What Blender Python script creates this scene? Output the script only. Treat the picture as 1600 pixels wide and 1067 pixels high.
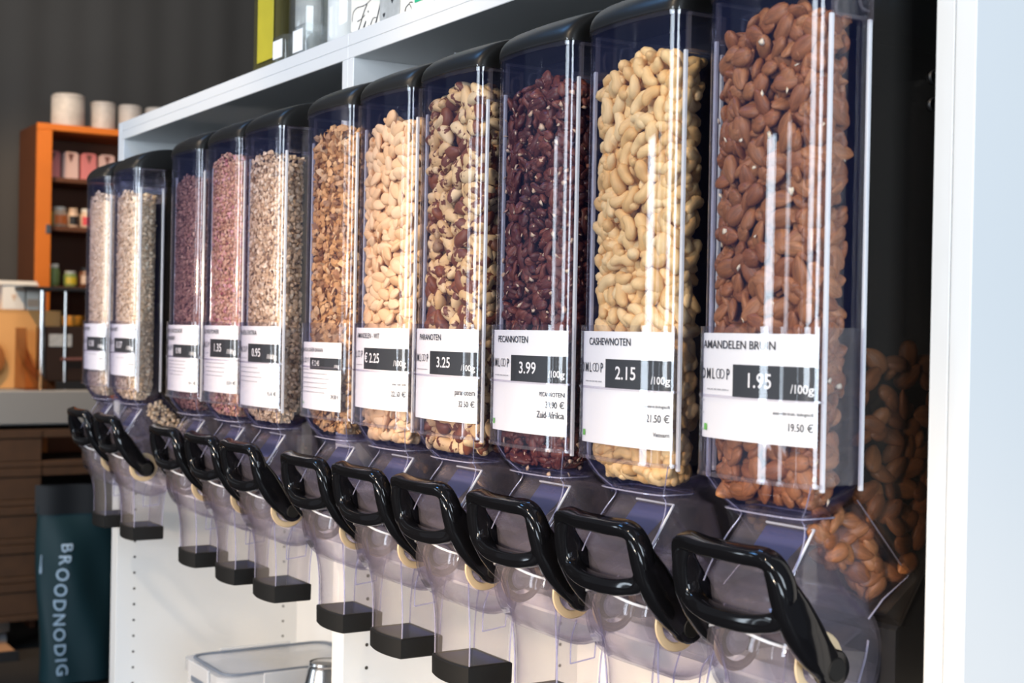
import bpy, math, random
import numpy as np
from mathutils import Vector, Matrix

for o in list(bpy.data.objects):
    bpy.data.objects.remove(o)
random.seed(4)
rng = np.random.default_rng(11)
SC = bpy.context.scene
COL = SC.collection

# ---------------------------------------------------------------- camera
cam = bpy.data.cameras.new('camera')
cam.sensor_width = 36.0
cam.lens = 2215.0 / 1600.0 * 36.0
cam_o = bpy.data.objects.new('camera', cam)
COL.objects.link(cam_o)
R_, U_, F_ = (0.52940, 0.84818, 0.01876), (-0.01478, -0.01289, 0.99981), (-0.84826, 0.52957, -0.00570)
CAM = np.array([2.8512, -0.8413, 1.3000])
cam_o.matrix_world = Matrix(((R_[0], U_[0], -F_[0], CAM[0]), (R_[1], U_[1], -F_[1], CAM[1]),
                             (R_[2], U_[2], -F_[2], CAM[2]), (0, 0, 0, 1)))
cam.clip_start = 0.02
cam.dof.use_dof = True
cam.dof.focus_distance = 1.48
cam.dof.aperture_fstop = 9.0
SC.camera = cam_o

# ---------------------------------------------------------------- world, lights, exposure
w = bpy.data.worlds.new('world')
SC.world = w
w.use_nodes = True
w.node_tree.nodes['Background'].inputs[0].default_value = (0.75, 0.85, 1.0, 1)
w.node_tree.nodes['Background'].inputs[1].default_value = 0.14


def area(name, loc, target, sx, sy, power, col):
    l = bpy.data.lights.new(name, 'AREA')
    l.shape = 'RECTANGLE'
    l.size, l.size_y, l.energy, l.color = sx, sy, power, col
    o = bpy.data.objects.new(name, l)
    COL.objects.link(o)
    o.location = loc
    d = Vector(target) - Vector(loc)
    o.rotation_euler = d.to_track_quat('-Z', 'Y').to_euler()
    return o


def spot(name, loc, target, power, col, ang=60, r=0.05):
    l = bpy.data.lights.new(name, 'SPOT')
    l.energy, l.color, l.spot_size, l.spot_blend, l.shadow_soft_size = power, col, math.radians(ang), 0.5, r
    o = bpy.data.objects.new(name, l)
    COL.objects.link(o)
    o.location = loc
    o.rotation_euler = (Vector(target) - Vector(loc)).to_track_quat('-Z', 'Y').to_euler()
    return o


DAY = (0.78, 0.89, 1.0)
WARM = (1.0, 0.78, 0.54)
for x, wd, pw_ in ((-0.92, 0.30, 17), (-0.30, 0.10, 3), (0.75, 0.08, 2)):      # tall panes of the shop front
    area('day_area', (x, -3.6, 1.35), (x + 0.8, 0, 1.35), wd, 1.5, pw_, DAY)
area('day_area', (2.9, -4.4, 1.9), (1.5, 0, 1.3), 2.4, 1.6, 132, DAY)
area('day_area', (5.6, -0.9, 1.6), (2.1, 0.1, 1.3), 1.8, 1.8, 134, DAY)  # added side light to brighten the outer panel; no window known there
area('skylight', (0.55, -1.0, 3.3), (0.8, 0, 1.2), 0.5, 0.35, 16, (0.18, 0.48, 1.0))
spot('ceiling_spot', (2.2, -1.9, 3.0), (1.72, 0, 1.28), 128, WARM, 34)
spot('ceiling_spot', (1.1, -1.9, 3.0), (0.75, 0, 1.28), 110, WARM, 40)
spot('ceiling_spot', (0.1, -1.7, 3.0), (0.15, 0, 1.28), 75, WARM, 40)
spot('low_fill', (1.9, -3.3, 1.45), (0.9, 0.2, 0.72), 400, (1.0, 0.72, 0.45), 30, 0.12)  # added warm fill pushed in below the dispensers, not a known lamp
spot('low_fill', (3.1, -3.0, 1.45), (1.75, 0.2, 0.62), 300, (1.0, 0.72, 0.45), 23, 0.12)  # second added fill, for the compartment under the nut bins
spot('cereal_fill', (-0.5, -2.2, 2.0), (0.2, -0.08, 1.34), 150, (1.0, 0.82, 0.62), 17, 0.05)  # narrow warm fill added to brighten the two oat bins
spot('counter_spot', (-1.3, -0.6, 3.0), (-2.6, 0.5, 1.3), 165, (1.0, 0.66, 0.36), 55)
area('far_wall_fill', (-1.6, 0.2, 3.3), (-2.9, 0.9, 1.8), 0.8, 0.8, 16, (1.0, 0.9, 0.78))  # fill light added for the far left background

SC.view_settings.view_transform = 'Standard'
SC.view_settings.look = 'None'
SC.view_settings.gamma = 1.0
SC.view_settings.use_curve_mapping = False
SC.view_settings.exposure = 0.17
cy = SC.cycles
cy.use_denoising = True
cy.max_bounces = 64
cy.diffuse_bounces = 4
cy.glossy_bounces = 4
cy.transmission_bounces = 12
cy.transparent_max_bounces = 80
cy.caustics_reflective = False
cy.caustics_refractive = False
cy.sample_clamp_indirect = 6.0

# ---------------------------------------------------------------- materials
M = {}


def nodes(name):
    m = bpy.data.materials.new(name)
    m.use_nodes = True
    M[name] = m
    return m, m.node_tree.nodes, m.node_tree.links, m.node_tree.nodes['Principled BSDF']


def plain(name, col, rough=0.5, metal=0.0, spec=0.5, noise=0.0, scale=30.0, coat=0.0, bump=0.0):
    m, n, l, p = nodes(name)
    p.inputs['Base Color'].default_value = (*col, 1)
    p.inputs['Roughness'].default_value = rough
    p.inputs['Metallic'].default_value = metal
    p.inputs['Specular IOR Level'].default_value = spec
    p.inputs['Coat Weight'].default_value = coat
    if noise or bump:
        t = n.new('ShaderNodeTexNoise')
        t.inputs['Scale'].default_value = scale
        t.inputs['Detail'].default_value = 4
        tc = n.new('ShaderNodeTexCoord')
        l.new(tc.outputs['Object'], t.inputs['Vector'])
        if noise:
            hs = n.new('ShaderNodeHueSaturation')
            hs.inputs['Color'].default_value = (*col, 1)
            mr = n.new('ShaderNodeMapRange')
            mr.inputs['To Min'].default_value = 1 - noise
            mr.inputs['To Max'].default_value = 1 + noise
            l.new(t.outputs['Fac'], mr.inputs['Value'])
            l.new(mr.outputs['Result'], hs.inputs['Value'])
            l.new(hs.outputs['Color'], p.inputs['Base Color'])
        if bump:
            b = n.new('ShaderNodeBump')
            b.inputs['Strength'].default_value = bump
            b.inputs['Distance'].default_value = 0.001
            l.new(t.outputs['Fac'], b.inputs['Height'])
            l.new(b.outputs['Normal'], p.inputs['Normal'])
    return m


def clear(name, tint, gloss_rough=0.03, milky=0.0, milk_col=(0.8, 0.8, 0.9), edge=(0.62, 0.62, 0.86)):
    """thin moulded plastic: see-through, Fresnel gloss, denser and bluer where looked at edge-on"""
    m, n, l, p = nodes(name)
    n.remove(p)
    out = n['Material Output']
    lw = n.new('ShaderNodeLayerWeight')
    lw.inputs['Blend'].default_value = 0.5
    pw = n.new('ShaderNodeMath')
    pw.operation = 'POWER'
    pw.inputs[1].default_value = 3.2
    l.new(lw.outputs['Facing'], pw.inputs[0])
    mixc = n.new('ShaderNodeMix')
    mixc.data_type = 'RGBA'
    mixc.inputs['A'].default_value = (*tint, 1)
    mixc.inputs['B'].default_value = (*edge, 1)
    l.new(pw.outputs[0], mixc.inputs['Factor'])
    tr = n.new('ShaderNodeBsdfTransparent')
    l.new(mixc.outputs['Result'], tr.inputs['Color'])
    gl = n.new('ShaderNodeBsdfGlossy')
    gl.inputs['Roughness'].default_value = gloss_rough
    p5 = n.new('ShaderNodeMath')
    p5.operation = 'POWER'
    p5.inputs[1].default_value = 5.0
    l.new(lw.outputs['Facing'], p5.inputs[0])
    fr = n.new('ShaderNodeMath')
    fr.operation = 'MULTIPLY_ADD'
    fr.inputs[1].default_value = 0.80
    fr.inputs[2].default_value = 0.036
    l.new(p5.outputs[0], fr.inputs[0])
    ms = n.new('ShaderNodeMixShader')
    l.new(fr.outputs[0], ms.inputs['Fac'])
    base = tr
    if milky:
        df = n.new('ShaderNodeBsdfDiffuse')
        df.inputs['Color'].default_value = (*milk_col, 1)
        mm = n.new('ShaderNodeMixShader')
        mm.inputs['Fac'].default_value = milky
        l.new(tr.outputs['BSDF'], mm.inputs[1])
        l.new(df.outputs['BSDF'], mm.inputs[2])
        base = mm
    l.new(base.outputs[0], ms.inputs[1])
    l.new(gl.outputs['BSDF'], ms.inputs[2])
    l.new(ms.outputs['Shader'], out.inputs['Surface'])
    return m


def food(name, stops, rough=0.5, streak=0.0, mottle=None, mottle_scale=120.0, mottle_at=0.55, spec=0.35, bump=0.25, bscale=250.0):
    """each piece gets its own shade from a ramp; optional skin patches and lengthwise streaks"""
    m, n, l, p = nodes(name)
    p.inputs['Roughness'].default_value = rough
    p.inputs['Specular IOR Level'].default_value = spec
    g = n.new('ShaderNodeNewGeometry')
    oi = n.new('ShaderNodeObjectInfo')
    ad = n.new('ShaderNodeMath')
    ad.operation = 'ADD'
    l.new(g.outputs['Random Per Island'], ad.inputs[0])
    l.new(oi.outputs['Random'], ad.inputs[1])
    fr = n.new('ShaderNodeMath')
    fr.operation = 'FRACT'
    l.new(ad.outputs[0], fr.inputs[0])
    cr = n.new('ShaderNodeValToRGB')
    e = cr.color_ramp.elements
    while len(e) < len(stops):
        e.new(0.5)
    for el, (pos, c) in zip(e, stops):
        el.position = pos
        el.color = (*c, 1)
    l.new(fr.outputs[0], cr.inputs['Fac'])
    colour = cr.outputs['Color']
    tc = n.new('ShaderNodeTexCoord')
    if streak:
        t = n.new('ShaderNodeTexNoise')
        t.inputs['Scale'].default_value = 330
        mq = n.new('ShaderNodeMapping')
        mq.inputs['Scale'].default_value = (0.25, 1.5, 1.5)
        l.new(tc.outputs['Object'], mq.inputs['Vector'])
        l.new(mq.outputs['Vector'], t.inputs['Vector'])
        hs = n.new('ShaderNodeHueSaturation')
        mr = n.new('ShaderNodeMapRange')
        mr.inputs['From Min'].default_value = 0.3
        mr.inputs['From Max'].default_value = 0.7
        mr.inputs['To Min'].default_value = 1 - streak
        mr.inputs['To Max'].default_value = 1 + streak
        l.new(t.outputs['Fac'], mr.inputs['Value'])
        l.new(mr.outputs['Result'], hs.inputs['Value'])
        l.new(colour, hs.inputs['Color'])
        colour = hs.outputs['Color']
    if mottle:
        va = n.new('ShaderNodeVectorMath')
        va.operation = 'ADD'
        sc = n.new('ShaderNodeMath')
        sc.operation = 'MULTIPLY'
        sc.inputs[1].default_value = 7.0
        l.new(fr.outputs[0], sc.inputs[0])
        l.new(tc.outputs['Object'], va.inputs[0])
        l.new(sc.outputs[0], va.inputs[1])
        t = n.new('ShaderNodeTexNoise')
        t.inputs['Scale'].default_value = mottle_scale
        t.inputs['Detail'].default_value = 5
        l.new(va.outputs[0], t.inputs['Vector'])
        mr = n.new('ShaderNodeMapRange')
        mr.inputs['From Min'].default_value = mottle_at
        mr.inputs['From Max'].default_value = mottle_at + 0.03
        l.new(t.outputs['Fac'], mr.inputs['Value'])
        mx = n.new('ShaderNodeMix')
        mx.data_type = 'RGBA'
        mx.inputs['B'].default_value = (*mottle, 1)
        l.new(colour, mx.inputs['A'])
        l.new(mr.outputs['Result'], mx.inputs['Factor'])
        colour = mx.outputs['Result']
    l.new(colour, p.inputs['Base Color'])
    if bump:
        t2 = n.new('ShaderNodeTexNoise')
        mp = n.new('ShaderNodeMapping')
        mp.inputs['Scale'].default_value = (0.28, 1.6, 1.6)
        l.new(tc.outputs['Object'], mp.inputs['Vector'])
        t2.inputs['Scale'].default_value = bscale
        t2.inputs['Detail'].default_value = 3
        l.new(mp.outputs['Vector'], t2.inputs['Vector'])
        b = n.new('ShaderNodeBump')
        b.inputs['Strength'].default_value = bump
        b.inputs['Distance'].default_value = 0.0012
        l.new(t2.outputs['Fac'], b.inputs['Height'])
        l.new(b.outputs['Normal'], p.inputs['Normal'])
    return m


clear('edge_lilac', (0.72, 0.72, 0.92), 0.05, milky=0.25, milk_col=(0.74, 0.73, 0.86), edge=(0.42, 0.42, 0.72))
plain('white_board', (0.69, 0.70, 0.705), 0.35, noise=0.01, scale=6)
plain('hole_dark', (0.03, 0.025, 0.02), 0.8)
plain('metal_pin', (0.5, 0.5, 0.5), 0.3, metal=1)
plain('black_lid', (0.010, 0.010, 0.010), 0.38, spec=0.22, bump=0.04, scale=900)
plain('black_gloss', (0.004, 0.004, 0.005), 0.09, spec=0.38)
plain('black_rubber', (0.006, 0.006, 0.006), 0.60, spec=0.25, bump=0.05, scale=600)
plain('black_base', (0.010, 0.010, 0.011), 0.5)
plain('collar_navy', (0.006, 0.012, 0.060), 0.4, spec=0.2)  # reflected floor and dark seen through the collar, put into a colour
plain('navy_reflection', (0.015, 0.035, 0.16), 0.25)  # colour of the painted blue reflection in the chute
plain('cream_silicone', (0.56, 0.43, 0.27), 0.45)
plain('paper', (0.88, 0.88, 0.87), 0.55)
plain('ink', (0.035, 0.035, 0.04), 0.6)
plain('ink_grey', (0.42, 0.42, 0.43), 0.6)
plain('price_black', (0.022, 0.024, 0.026), 0.45)
plain('print_white', (0.85, 0.85, 0.84), 0.5)
plain('print_green', (0.18, 0.55, 0.10), 0.5)
clear('clear_tube', (0.988, 0.988, 0.995), 0.025, milky=0.010, milk_col=(0.12, 0.20, 0.75), edge=(0.50, 0.50, 0.74))
clear('clear_holder', (0.993, 0.992, 0.997), 0.03, milky=0.006, milk_col=(0.75, 0.75, 0.86), edge=(0.55, 0.55, 0.82))
clear('clear_rail', (0.85, 0.85, 0.92), 0.06, milky=0.55, milk_col=(0.92, 0.93, 0.96), edge=(0.4, 0.4, 0.7))
clear('clear_chute', (0.960, 0.955, 0.972), 0.04, milky=0.036, milk_col=(0.78, 0.70, 0.78), edge=(0.66, 0.64, 0.82))
clear('clear_nozzle', (0.974, 0.966, 0.968), 0.05, milky=0.035, milk_col=(0.90, 0.82, 0.74), edge=(0.60, 0.57, 0.76))
clear('smoke_hopper', (0.80, 0.78, 0.76), 0.05, milky=0.03, milk_col=(0.34, 0.32, 0.30), edge=(0.25, 0.25, 0.30))
clear('glass_clear', (0.96, 0.97, 0.97), 0.01, milky=0.03, milk_col=(0.8, 0.82, 0.84), edge=(0.55, 0.58, 0.60))
clear('glass_olive', (0.62, 0.60, 0.32), 0.02, milky=0.16, milk_col=(0.34, 0.31, 0.14), edge=(0.30, 0.29, 0.12))
clear('box_plastic', (0.86, 0.88, 0.91), 0.15, milky=0.45, milk_col=(0.85, 0.87, 0.90), edge=(0.6, 0.65, 0.72))

ALM = [(0, (0.21, 0.070, 0.024)), (0.4, (0.26, 0.098, 0.034)), (0.8, (0.33, 0.135, 0.050)), (1, (0.24, 0.080, 0.026))]
food('almond_skin', ALM, 0.46, streak=0.30, bump=0.45, bscale=330)
food('almond_chip', [(0, (0.800, 0.660, 0.450)), (1, (0.880, 0.770, 0.580))], 0.6)
food('cashew_skin', [(0, (0.703, 0.419, 0.156)), (0.5, (0.798, 0.528, 0.230)), (1, (0.836, 0.601, 0.303))], 0.5, streak=0.06)
food('pecan_skin', [(0, (0.070, 0.017, 0.012)), (0.5, (0.115, 0.028, 0.018)), (0.85, (0.18, 0.052, 0.030)), (1, (0.085, 0.021, 0.014))], 0.42, streak=0.35, mottle=(0.62, 0.42, 0.27), mottle_scale=170, mottle_at=0.66, bump=0.5)
food('pecan_crumb', [(0, (0.60, 0.40, 0.25)), (0.6, (0.72, 0.54, 0.38)), (1, (0.35, 0.12, 0.07))], 0.6)
food('brazil_skin', [(0, (0.602, 0.384, 0.175)), (0.4, (0.688, 0.480, 0.252)), (0.74, (0.705, 0.528, 0.308)), (0.80, (0.138, 0.040, 0.017)), (1, (0.224, 0.072, 0.028))], 0.45, mottle=(0.15, 0.048, 0.026), mottle_scale=80, mottle_at=0.545)
food('blanched_skin', [(0, (0.718, 0.447, 0.226)), (0.5, (0.773, 0.516, 0.289)), (1, (0.800, 0.568, 0.343))], 0.5, streak=0.05)
food('granola_bits', [(0, (0.378, 0.189, 0.064)), (0.35, (0.522, 0.284, 0.112)), (0.6, (0.630, 0.396, 0.192)), (0.8, (0.297, 0.129, 0.048)), (0.9, (0.666, 0.473, 0.272)), (1, (0.225, 0.112, 0.056))], 0.6)
food('muesli_bits', [(0, (0.493, 0.336, 0.202)), (0.4, (0.650, 0.470, 0.314)), (0.75, (0.762, 0.594, 0.426)), (0.9, (0.874, 0.728, 0.560)), (0.95, (0.179, 0.101, 0.056)), (1, (0.336, 0.224, 0.134))], 0.7)
food('pink_bits', [(0, (0.396, 0.202, 0.132)), (0.35, (0.544, 0.304, 0.199)), (0.65, (0.614, 0.405, 0.284)), (0.85, (0.594, 0.263, 0.265)), (0.93, (0.713, 0.425, 0.435)), (1, (0.277, 0.061, 0.076))], 0.7)
food('choco_bits', [(0, (0.12, 0.055, 0.050)), (0.4, (0.20, 0.095, 0.085)), (0.75, (0.28, 0.15, 0.13)), (0.93, (0.16, 0.06, 0.06)), (1, (0.45, 0.28, 0.24))], 0.6)
food('oat_bits', [(0, (0.543, 0.389, 0.236)), (0.3, (0.732, 0.555, 0.366)), (0.7, (0.850, 0.684, 0.496)), (0.9, (0.900, 0.779, 0.590)), (1, (0.401, 0.260, 0.142))], 0.7)
food('fine_oat_bits', [(0, (0.614, 0.460, 0.319)), (0.4, (0.779, 0.614, 0.448)), (0.8, (0.873, 0.732, 0.566)), (1, (0.496, 0.354, 0.224))], 0.7)

plain('wall_dark', (0.056, 0.051, 0.046), 0.85, noise=0.12, scale=3)
plain('floor_dark', (0.030, 0.027, 0.024), 0.6, noise=0.2, scale=8)
plain('counter_grey', (0.27, 0.27, 0.26), 0.45, noise=0.05, scale=5)
plain('pallet_wood', (0.062, 0.028, 0.011), 0.75, noise=0.35, scale=18)
plain('plank_tan', (0.45, 0.25, 0.13), 0.7, noise=0.2, scale=20)
plain('orange_wood', (0.62, 0.165, 0.018), 0.4, noise=0.12, scale=9)
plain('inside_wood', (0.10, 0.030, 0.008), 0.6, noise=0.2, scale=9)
plain('cardboard', (0.74, 0.38, 0.13), 0.8, noise=0.05, scale=15)
plain('carton_white', (0.80, 0.76, 0.68), 0.6)
plain('pink_paper', (0.62, 0.20, 0.20), 0.6)
plain('pale_pink_paper', (0.66, 0.46, 0.42), 0.6)
plain('brown_ribbon', (0.16, 0.06, 0.05), 0.6)
plain('canister_white', (0.50, 0.46, 0.42), 0.5, noise=0.25, scale=40)
plain('bin_dark', (0.030, 0.016, 0.010), 0.35)
clear('amber_clear', (0.80, 0.56, 0.36), 0.03, milky=0.08, milk_col=(0.40, 0.18, 0.06), edge=(0.5, 0.3, 0.16))
plain('steel', (0.62, 0.61, 0.60), 0.22, metal=1)
plain('bag_green', (0.008, 0.038, 0.046), 0.55, noise=0.25, scale=5, bump=0.3)
plain('bag_dark', (0.010, 0.012, 0.015), 0.6)
plain('bag_print', (0.50, 0.66, 0.80), 0.5)
plain('seal_grey', (0.14, 0.17, 0.22), 0.5)
plain('yellow_paper', (0.42, 0.36, 0.02), 0.6, noise=0.12, scale=25)
plain('jar_green', (0.22, 0.30, 0.10), 0.4)
plain('jar_yellow', (0.55, 0.42, 0.03), 0.4)
plain('jar_brown', (0.16, 0.06, 0.03), 0.35)
plain('jar_cream', (0.66, 0.48, 0.34), 0.4)
plain('orange_fruit', (0.75, 0.30, 0.03), 0.5)
plain('label_orange', (0.75, 0.20, 0.05), 0.5)
plain('rust_round', (0.35, 0.12, 0.03), 0.5)
plain('red_dot', (0.65, 0.05, 0.06), 0.5)
plain('leaf_green', (0.02, 0.38, 0.20), 0.5)
plain('photo_grey', (0.42, 0.43, 0.42), 0.4, noise=0.35, scale=60)


# ---------------------------------------------------------------- mesh helpers
def tag(o, label=None, cat=None, group=None, kind=None):
    if label: o['label'] = label
    if cat: o['category'] = cat
    if group: o['group'] = group
    if kind: o['kind'] = kind
    return o


def mdata(name, V, F, mat=None, smooth=False, ang=None):
    me = bpy.data.meshes.new(name)
    me.from_pydata([tuple(v) for v in V], [], [tuple(f) for f in F])
    me.validate()
    if mat: me.materials.append(M[mat])
    if smooth:
        me.polygons.foreach_set('use_smooth', [True] * len(me.polygons))
        if ang: me.set_sharp_from_angle(angle=math.radians(ang))
    me.update()
    return me


def link(name, me, parent=None, loc=(0, 0, 0), rot=(0, 0, 0)):
    o = bpy.data.objects.new(name, me)
    COL.objects.link(o)
    o.location, o.rotation_euler = loc, rot
    if parent: o.parent = parent
    return o


def empty(name, loc=(0, 0, 0), rz=0):
    o = bpy.data.objects.new(name, None)
    o.empty_display_size = 0.05
    COL.objects.link(o)
    o.location = loc
    o.rotation_euler = (0, 0, rz)
    return o


class G:
    """collects vertices and faces of one mesh"""
    def __init__(s): s.v, s.f = [], []

    def add(s, V, F):
        b = len(s.v)
        s.v += [tuple(map(float, v)) for v in V]
        s.f += [tuple(int(i) + b for i in f) for f in F]
        return s

    def box(s, x0, x1, y0, y1, z0, z1):
        V = [(x, y, z) for z in (z0, z1) for y in (y0, y1) for x in (x0, x1)]
        return s.add(V, [(0, 2, 3, 1), (4, 5, 7, 6), (0, 1, 5, 4), (2, 6, 7, 3), (0, 4, 6, 2), (1, 3, 7, 5)])

    def bbox(s, x0, x1, y0, y1, z0, z1, b=0.001):
        """box with chamfered edges"""
        V = []
        for z, i in ((z0, b), (z0 + b, 0), (z1 - b, 0), (z1, b)):
            for (x, y) in ((x0, y0), (x1, y0), (x1, y1), (x0, y1)):
                sx = 1 if x == x0 else -1
                sy = 1 if y == y0 else -1
                V += [(x + sx * (b + i * 0.0), y + sy * i, z), (x + sx * i, y + sy * (b + i * 0.0), z)] if sx * sy < 0 else [(x + sx * i, y + sy * (b + i * 0.0), z), (x + sx * (b + i * 0.0), y + sy * i, z)]
        F = [tuple(range(7, -1, -1)), tuple(range(24, 32))]
        for k in range(3):
            for j in range(8):
                a, c = k * 8 + j, k * 8 + (j + 1) % 8
                F.append((a, c, c + 8, a + 8))
        return s.add(V, F)

    def loft(s, rings, cap0=True, cap1=True, closed=True):
        n = len(rings[0])
        V = [p for r in rings for p in r]
        F = []
        for k in range(len(rings) - 1):
            for j in range(n if closed else n - 1):
                a, c = k * n + j, k * n + (j + 1) % n
                F.append((a, c, c + n, a + n))
        if cap0: F.append(tuple(range(n - 1, -1, -1)))
        if cap1: F.append(tuple(range((len(rings) - 1) * n, len(rings) * n)))
        return s.add(V, F)

    def lathe(s, prof, n=24, c=(0, 0, 0), axis='z', cap0=True, cap1=True):
        rings = []
        for r, h in prof:
            ring = []
            for j in range(n):
                a = 2 * math.pi * j / n
                u, v = r * math.cos(a), r * math.sin(a)
                p = (u, v, h) if axis == 'z' else ((h, u, v) if axis == 'x' else (v, h, u))
                ring.append((c[0] + p[0], c[1] + p[1], c[2] + p[2]))
            rings.append(ring)
        return s.loft(rings, cap0, cap1)

    def prism_x(s, poly, x0, x1):
        """extrude a (y,z) polygon along x"""
        return s.loft([[(x0, y, z) for y, z in poly], [(x1, y, z) for y, z in poly]])

    def shell(s, outer, inner, cap_top=True, cap_bot=True):
        """walls between an outer and an inner stack of rings (an open-ended tube with thickness)"""
        s.loft(outer, False, False)
        s.loft([r[::-1] for r in inner], False, False)
        n = len(outer[0])
        for k, on in ((0, cap_bot), (-1, cap_top)):
            if on:
                V = list(outer[k]) + list(inner[k])
                s.add(V, [(j, (j + 1) % n, n + (j + 1) % n, n + j) for j in range(n)])
        return s

    def sweep(s, path, ra, rb, up=(0, 0, 1), n=12, closed=False, caps=True, sq=0.75):
        P = [np.array(p, float) for p in path]
        m = len(P)
        rings = []
        for i in range(m):
            a = P[(i - 1) % m] if (closed or i > 0) else P[i]
            b = P[(i + 1) % m] if (closed or i < m - 1) else P[i]
            t = (b - a) / (np.linalg.norm(b - a) + 1e-12)
            u = np.array(up[i] if isinstance(up, list) else up, float)
            u = u - t * (u @ t)
            u /= np.linalg.norm(u)
            v = np.cross(t, u)
            A = ra[i] if hasattr(ra, '__len__') else ra
            B = rb[i] if hasattr(rb, '__len__') else rb
            ring = []
            for j in range(n):
                th = 2 * math.pi * j / n
                c_, s_ = math.cos(th), math.sin(th)
                c_ = math.copysign(abs(c_) ** sq, c_)
                s_ = math.copysign(abs(s_) ** sq, s_)
                ring.append(P[i] + u * A * c_ + v * B * s_)
            rings.append(ring)
        if closed:
            rings.append(rings[0])
            return s.loft(rings, False, False)
        return s.loft(rings, caps, caps)

    def me(s, name, mat, smooth=False, ang=35): return mdata(name, s.v, s.f, mat, smooth, ang)

    def obj(s, name, mat, parent=None, smooth=False, ang=35, loc=(0, 0, 0), rot=(0, 0, 0)):
        return link(name, s.me(name, mat, smooth, ang), parent, loc, rot)


def catmull(P, sub, closed=False):
    P = [np.array(p, float) for p in P]
    m = len(P)
    out = []
    for i in range(m if closed else m - 1):
        p0 = P[i - 1] if (closed or i > 0) else P[i]
        p1, p2 = P[i], P[(i + 1) % m]
        p3 = P[(i + 2) % m] if (closed or i + 2 < m) else p2
        for k in range(sub):
            t = k / sub
            out.append(0.5 * (2 * p1 + (p2 - p0) * t + (2 * p0 - 5 * p1 + 4 * p2 - p3) * t * t + (3 * p1 - p0 - 3 * p2 + p3) * t ** 3))
    if not closed: out.append(P[-1])
    return out


# ---------------------------------------------------------------- setting: floor, walls
FZ = 0.12
o = G().box(-3.3, 4.5, -5.0, 2.4, FZ - 0.05, FZ).obj('floor', 'floor_dark'); tag(o, kind='structure')
rings = []
ys = np.arange(-3.0, 2.4, 0.02)
prof = [(-3.25 + 0.004 * math.sin(y * 2 * math.pi / 0.17) + 0.004 * math.sin(y * 2 * math.pi / 0.41), y) for y in ys]
V = [(x, y, FZ) for x, y in prof] + [(x, y, 3.4) for x, y in prof]
n = len(prof)
F = [(i + 1, i, n + i, n + i + 1) for i in range(n - 1)]
V += [(-3.32, ys[0], FZ), (-3.32, ys[-1], FZ), (-3.32, ys[-1], 3.4), (-3.32, ys[0], 3.4)]
F += [(2 * n, 2 * n + 1, 2 * n + 2, 2 * n + 3)]
o = link('wall_left', mdata('wall_left', V, F, 'wall_dark', True)); tag(o, kind='structure')
o = G().box(-3.3, 4.5, 1.95, 2.05, FZ, 3.4).obj('wall_back', 'wall_dark'); tag(o, kind='structure')

# ---------------------------------------------------------------- white cabinets
W, H, D, T = 1.061, 1.711, 0.40, 0.018


def cabinet(x0, side, label):
    root = tag(empty('shelving_cabinet', (x0, 0, FZ)), label, 'cabinet', 'white shelving cabinets')
    z0 = -FZ

    def board(name, xa, xb, ya, yb, za, zb):
        return G().bbox(xa, xb, ya, yb, za, zb, 0.0008).obj(name, 'white_board', root, loc=(0, 0, 0))
    p1 = board('side_panel', 0, T, 0, D, FZ + z0, H - T + z0 - T)
    p2 = board('side_panel', W - T, W, 0, D, FZ + z0, H - 2 * T + z0)
    board('top_panel', 0, W, 0, D, H - 2 * T + z0, H - T + z0 - 0.0004)
    board('upper_board', 0.0006, W - 0.0006, 0.0005, D, H - T + z0, H + z0)
    board('back_panel', T, W - T, D - 0.008, D - 0.001, FZ + z0, H - 2 * T + z0)
    board('shelf', T, W - T, 0.002, D - 0.01, 1.0 + z0, 1.018 + z0)
    board('shelf', T, W - T, 0.002, D - 0.01, 0.50 + z0, 0.518 + z0)
    if side < 0: board('cover_panel', -0.02, -0.0005, 0, D, FZ + z0, H + z0)
    else: board('cover_panel', W + 0.0005, W + 0.02, 0, D, FZ + z0, H + z0)
    # drilled shelf-pin rows on the inner face of the left side panel
    g = G()
    for y in (0.0365, 0.361):
        for k in range(-9, 12):
            z = 0.7374 - 0.032 * k + z0 if side < 0 else 0.8635 - 0.032 * k + z0
            if 0.2 < z + FZ < 0.97:
                g.lathe([(0.0026, T - 0.001), (0.0026, T + 0.0003)], 10, (0, y, z), 'x')
    tag(g.obj('pin_hole', 'hole_dark', p1), kind='stuff')
    for (x, y) in ((0.13, 0.10), (0.16, 0.30), (W - 0.1, 0.2)):
        G().lathe([(0.004, -0.003), (0.005, 0.0)], 12, (x, y, H - 2 * T + z0)).obj('cap_screw', 'metal_pin', root, True)
    return root


cabinet(0, -1, 'white open shelving cabinet beside the dark wall, holding the five cereal dispensers')
cabinet(W, 1, 'white open shelving cabinet holding the six nut dispensers, its white side panel facing the room')

# ---------------------------------------------------------------- dispenser geometry (local: x across, y into cabinet, z world minus shelf top)
S0 = 1.018


def zz(z): return z - S0


half = [(0.0, -0.0868), (0.020, -0.0861), (0.040, -0.0842), (0.0540, -0.0820), (0.0615, -0.0793), (0.0650, -0.0752), (0.0662, -0.0680), (0.0664, -0.0540)]
fr_pts = [(-x, y) for x, y in half[::-1]][:-1] + half
FRONT = np.array(catmull(fr_pts, 6))                                # left side -> front -> right side
seg = np.linalg.norm(np.diff(FRONT, axis=0), axis=1)
ARC = np.concatenate([[0], np.cumsum(seg)])
ARC -= ARC[len(ARC) // 2]


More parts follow.
